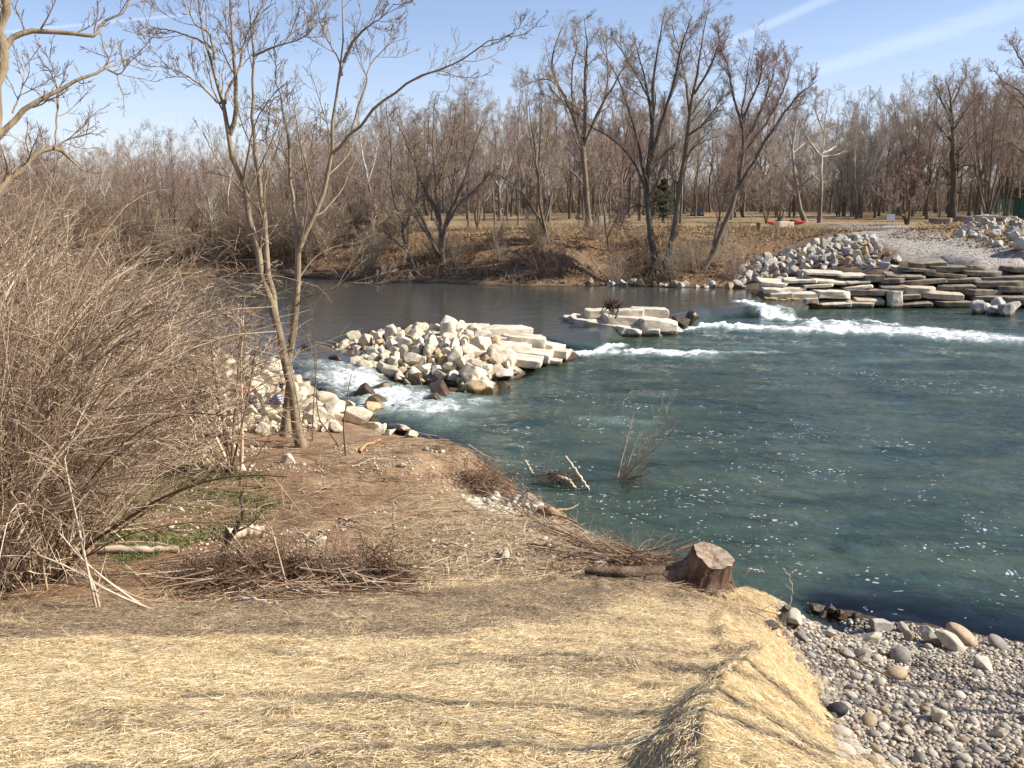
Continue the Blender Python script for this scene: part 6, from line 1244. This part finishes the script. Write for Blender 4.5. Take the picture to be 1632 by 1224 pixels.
# poles
for i, (px, D, top, r0, mt, lab) in enumerate(((1063, 108, 188, .13, m_pole, "tall pale utility pole behind the two slanting waterline trees"), (808, 104, 292, .12, m_brown, "shorter brown pole in the park behind the tufted tree"))):
    p = at(px, 0, D); h = PY(px, top, D)[2] - p[2]; root = thing("utility_pole", lab, "pole", p); tube1("shaft", [(0, 0, -.2), (.0, 0, h * .5), (0, 0, h)], [r0, r0 * .85, r0 * .65], mt, root, 10); box("cap", (r0 * 1.6, r0 * 1.6, .12), m_white, root, (0, 0, h + .04), .02)
    if i == 1: box("fixture", (.3, .2, .55), m_white, root, (-.2, 0, h * .93), .06)
# dark parked car
def car(p, rz, label):
    root = thing("parked_car", label, "car", p, rz); prof = [(-2.1, .35), (-2.12, .75), (-1.75, .98), (-1.2, 1.02), (-.75, 1.42), (.55, 1.45), (1.15, 1.05), (1.95, .92), (2.15, .7), (2.12, .35)]
    rings = []
    for y, ins in ((-.86, .06), (-.84, 0), (.84, 0), (.86, .06)): rings.append(np.array([(x * (1 - ins * .3), y * (.84 if z > 1.1 else 1), z - ins * (z > .6) + ins * .5 * (z <= .6)) for x, z in prof]))
    V, F = loft(rings); link("body", mesh("body", V, F, m_carp, False), root)
    for s_ in (-1, 1): box("window", (1.5, .02, .3), m_glass, root, (-.1, s_ * .765, 1.2), .005)
    box("windscreen", (.05, 1.3, .36), m_glass, root, (.92, 0, 1.22), .01, (0, -.95, 0)); box("rear_window", (.05, 1.25, .36), m_glass, root, (-1.02, 0, 1.24), .01, (0, .85, 0))
    a = np.linspace(0, 2 * math.pi, 20, endpoint=False)
    for x in (-1.35, 1.35):
        for y in (-.8, .8):
            V, F = loft([np.stack([np.cos(a) * q, np.full(20, yy), np.sin(a) * q], 1) for q, yy in ((.28, -.11), (.33, -.09), (.33, .09), (.28, .11))]); w_ = link("wheel", mesh("wheel", V, F, m_dk, False), root); w_.location = (x, y, .33)
            V, F = loft([np.stack([np.cos(a) * q, np.full(20, yy), np.sin(a) * q], 1) for q, yy in ((.18, -.125), (.19, .125))]); link("rim", mesh("rim", V, F, m_metal, False), w_)
    for y in (-.6, .6): box("headlight", (.08, .35, .14), m_white, root, (2.1, y, .72), .03); box("tail_light", (.06, .3, .14), m_red, root, (-2.1, y, .78), .02)
car(at(1111, 0, 128) - np.array([0, 0, .5]), -1.75, "dark parked car half hidden by trunks at the back of the park")
# green chain-link fence
def fence():
    a_, b_ = at(1580, 0, 108), at(1700, 0, 98); d = b_ - a_; L = float(np.hypot(d[0], d[1])); rz = math.atan2(d[1], d[0]); root = thing("chain_link_fence", "green chain link fence at the right edge behind the stone blocks", "fence", a_, rz); Hh = 2.3; n = int(L / 2.6)
    for i in range(n + 1): tube1("post", [(L * i / n, 0, -.2), (L * i / n, 0, Hh + .05)], .04, m_grn, root)
    tube1("rail", [(0, 0, Hh), (L, 0, Hh)], .03, m_grn, root); tube1("rail", [(0, 0, .08), (L, 0, .08)], .02, m_grn, root)
    T = Tubes(); k = np.arange(-Hh, L, .11); P1, P2 = [], []
    for s in k:
        x0, x1 = max(s, 0), min(s + Hh, L)
        if x1 - x0 < .05: continue
        P1.append([(x0, 0, x0 - s), ((x0 + x1) / 2, 0, (x0 + x1) / 2 - s), (x1, 0, x1 - s)]); P2.append([(x0, .01, Hh - (x0 - s)), ((x0 + x1) / 2, .01, Hh - ((x0 + x1) / 2 - s)), (x1, .01, Hh - (x1 - s))])
    T.add(np.array(P1), np.full((len(P1), 3), .006), 3); T.add(np.array(P2), np.full((len(P2), 3), .006), 3); link("mesh_wire", T.mesh("mesh_wire", m_grn), root)
fence()
p = at(1640, 0, 97); root = thing("storage_box", "dark green ribbed container at the right edge in front of the fence", "container", p, -.1); box("body", (2.6, 1.6, 2.3), m_grn, root, (0, 0, 1.1), .05)
for i in range(9): box("rib", (.06, .05, 2.1), m_grn, root, (-1.2 + i * .3, -.82, 1.1), .01)
box("lid", (2.75, 1.75, .12), m_metal, root, (0, 0, 2.3), .03)

# ------------------------------------------------------------------ two people seated among the boulders
def skin_mesh(name, J, E, rad, mat, parent, root_v, lvl=2):
    me = bpy.data.meshes.new(name); keys = list(J); me.from_pydata([J[k] for k in keys], [(keys.index(a), keys.index(b_)) for a, b_ in E], []); o = link(name, me, parent)
    md = o.modifiers.new("skin", 'SKIN'); md.use_smooth_shade = True
    for i, k in enumerate(keys): v = me.skin_vertices[0].data[i]; q = rad[k]; v.radius = q if hasattr(q, '__len__') else (q, q); v.use_root = (k == root_v)
    s = o.modifiers.new("sub", 'SUBSURF'); s.levels = s.render_levels = lvl; me.materials.append(mat); return o
def plaid(name, a, b_, c):
    m, t, b = new_mat(name); co = t.n('ShaderNodeTexCoord').outputs['Object']; s = t.n('ShaderNodeSeparateXYZ'); t.put(s.inputs[0], co)
    def band(v, f): return t.math('GREATER_THAN', t.math('FRACT', t.math('MULTIPLY', v, f)), .5)
    h = t.math('ADD', s.outputs[0], s.outputs[1]); k1, k2 = band(s.outputs[2], 14), band(h, 14); col = t.mix(k1, a, b_); col = t.mix(t.math('MULTIPLY', k2, .6), col, c); t.put(b.inputs['Base Color'], col); b.inputs['Roughness'].default_value = .9; return m
m_skin = plain("skin", (.50, .31, .21), .55); m_hair = plain("dark_hair", (.018, .014, .012), .6); m_jean = plain("denim", (.07, .10, .17), .9); m_shoe = plain("shoe_leather", (.10, .07, .05), .6); m_khaki = plain("khaki_cloth", (.30, .25, .17), .9)
def person(label, loc, rz, sc_, shirt, trous, lean=.12, turn=0.0, hunch=0.0):
    root = thing("person", label, "person", loc, rz); root.scale = (sc_,) * 3
    J = {'pel': (0, 0, .10), 'bel': (lean * .3, 0, .24), 'che': (lean + hunch * .5, 0, .46), 'nek': (lean * 1.3 + hunch, 0, .60), 'jaw': (lean * 1.4 + hunch + .02, 0, .68), 'hed': (lean * 1.4 + hunch + .02, 0, .77), 'crn': (lean * 1.35 + hunch, 0, .85), 'nos': (lean * 1.4 + hunch + .125, 0, .74)}
    E = [('pel', 'bel'), ('bel', 'che'), ('che', 'nek'), ('nek', 'jaw'), ('jaw', 'hed'), ('hed', 'crn'), ('hed', 'nos')]
    Rr = {'pel': (.14, .11), 'bel': (.13, .10), 'che': (.15, .11), 'nek': .055, 'jaw': (.065, .07), 'hed': (.078, .09), 'crn': (.05, .055), 'nos': .012}
    cx = lean + hunch * .5
    for s, n in ((1, 'l'), (-1, 'r')):
        J.update({'sh' + n: (cx + .02, s * .19, .53), 'el' + n: (cx + .14, s * .25, .30), 'wr' + n: (cx + .33, s * .12, .36), 'pa' + n: (cx + .40, s * .10, .37), 'hi' + n: (.05, s * .10, .10), 'kn' + n: (.43, s * .14, .36), 'an' + n: (.58, s * .13, -.02), 'to' + n: (.74, s * .15, -.06)})
        E += [('che', 'sh' + n), ('sh' + n, 'el' + n), ('el' + n, 'wr' + n), ('wr' + n, 'pa' + n), ('pel', 'hi' + n), ('hi' + n, 'kn' + n), ('kn' + n, 'an' + n), ('an' + n, 'to' + n)]
        Rr.update({'sh' + n: .055, 'el' + n: .04, 'wr' + n: .027, 'pa' + n: (.035, .018), 'hi' + n: .085, 'kn' + n: .058, 'an' + n: .04, 'to' + n: .03})
        J['ear' + n] = (lean * 1.4 + hunch + .0, s * .088, .755); E.append(('hed', 'ear' + n)); Rr['ear' + n] = (.012, .02)
        for f in range(5):
            off_ = (f - 2) * .016; a_, b2 = 'f%d%s' % (f, n), 'g%d%s' % (f, n); px_, py_, pz_ = J['pa' + n]; ln = (.035, .045, .05, .045, .035)[f]
            if f == 0: J[a_] = (px_ - .01, py_ - s * .035, pz_ + .01); J[b2] = (px_ + .015, py_ - s * .055, pz_)
            else: J[a_] = (px_ + ln, py_ + s * off_, pz_ - .005); J[b2] = (px_ + ln * 1.6, py_ + s * off_, pz_ - .035)
            E += [('pa' + n, a_), (a_, b2)]; Rr[a_] = .009; Rr[b2] = .007
    skin_mesh("body", J, E, Rr, m_skin, root, 'pel')
    K = ['pel', 'bel', 'che', 'shl', 'ell', 'wrl', 'shr', 'elr', 'wrr']; JS = {k: J[k] for k in K}; JS['col'] = (J['nek'][0] - .01, 0, J['nek'][2] - .03)
    skin_mesh("shirt", JS, [('pel', 'bel'), ('bel', 'che'), ('che', 'col'), ('che', 'shl'), ('shl', 'ell'), ('ell', 'wrl'), ('che', 'shr'), ('shr', 'elr'), ('elr', 'wrr')], {'pel': (.165, .135), 'bel': (.155, .125), 'che': (.17, .13), 'col': .075, 'shl': .075, 'ell': .058, 'wrl': .042, 'shr': .075, 'elr': .058, 'wrr': .042}, shirt, root, 'pel')
    JT = {k: J[k] for k in ('pel', 'hil', 'knl', 'anl', 'hir', 'knr', 'anr')}; skin_mesh("trousers", JT, [('pel', 'hil'), ('hil', 'knl'), ('knl', 'anl'), ('pel', 'hir'), ('hir', 'knr'), ('knr', 'anr')], {'pel': (.16, .125), 'hil': .10, 'knl': .075, 'anl': .055, 'hir': .10, 'knr': .075, 'anr': .055}, trous, root, 'pel')
    V, F = ico(3); h = np.array(J['hed']); V = V * np.array([.108, .095, .105]); V[:, 0] = np.where((V[:, 2] < .03) & (V[:, 0] > .0), V[:, 0] * .45, V[:, 0]); V[:, 2] = np.maximum(V[:, 2], -.05); V = V * (1 + .06 * fbm(V[:, 0] * 40, V[:, 1] * 40, V[:, 2] * 40, seed=2)[:, None]) + h + np.array([-.015, 0, .03])
    link("hair", mesh("hair", V, F, m_hair, True), root)
    for s in (1, -1):
        e = link("eye", mesh("eye", ico(2)[0] * .011, ico(2)[1], m_dk, True), root); e.location = (h[0] + .082, s * .032, h[2] + .012)
        a = np.array(J['an' + 'lr'[s < 0]]); V, F = ico(2); V = V * np.array([.14, .05, .05]) + a + np.array([.06, s * .01, -.035]); V[:, 2] = np.maximum(V[:, 2], a[2] - .07); link("shoe", mesh("shoe", V, F, m_shoe, True), root)
    m_ = link("mouth", mesh("mouth", ico(2)[0] * np.array([.006, .024, .006]), ico(2)[1], plain("lips", (.35, .13, .11), .5), True), root); m_.location = (h[0] + .077, 0, h[2] - .055)
    return root
q = PY(391, 650, 23.6); person("person with short black hair in a red plaid shirt sitting among the boulders", (q[0], q[1], q[2] + .06), -.5, .9, plaid("red_plaid", (.35, .05, .03, 1), (.10, .02, .02, 1), (.04, .03, .035, 1)), m_jean)
q = PY(451, 656, 23.6); person("person in a blue and white checked shirt bent forward behind the twin trunks", (q[0] - .38, q[1], q[2] - .02), .15, .86, plaid("blue_plaid", (.07, .08, .20, 1), (.55, .55, .60, 1), (.16, .17, .30, 1)), m_khaki, .22, 0, .14)
for px, py, lab in ((412, 681, "dark little box lying on the brown earth below the seated people"),):
    p = G(px, py); root = thing("bag", lab, "bag", p, .4); box("body", (.2, .14, .2), plain("dark_bag", (.06, .05, .09), .8), root, (0, 0, .1), .04); tube1("handle", [(-.06, 0, .2), (-.03, 0, .26), (.03, 0, .26), (.06, 0, .2)], .01, m_dk, root)
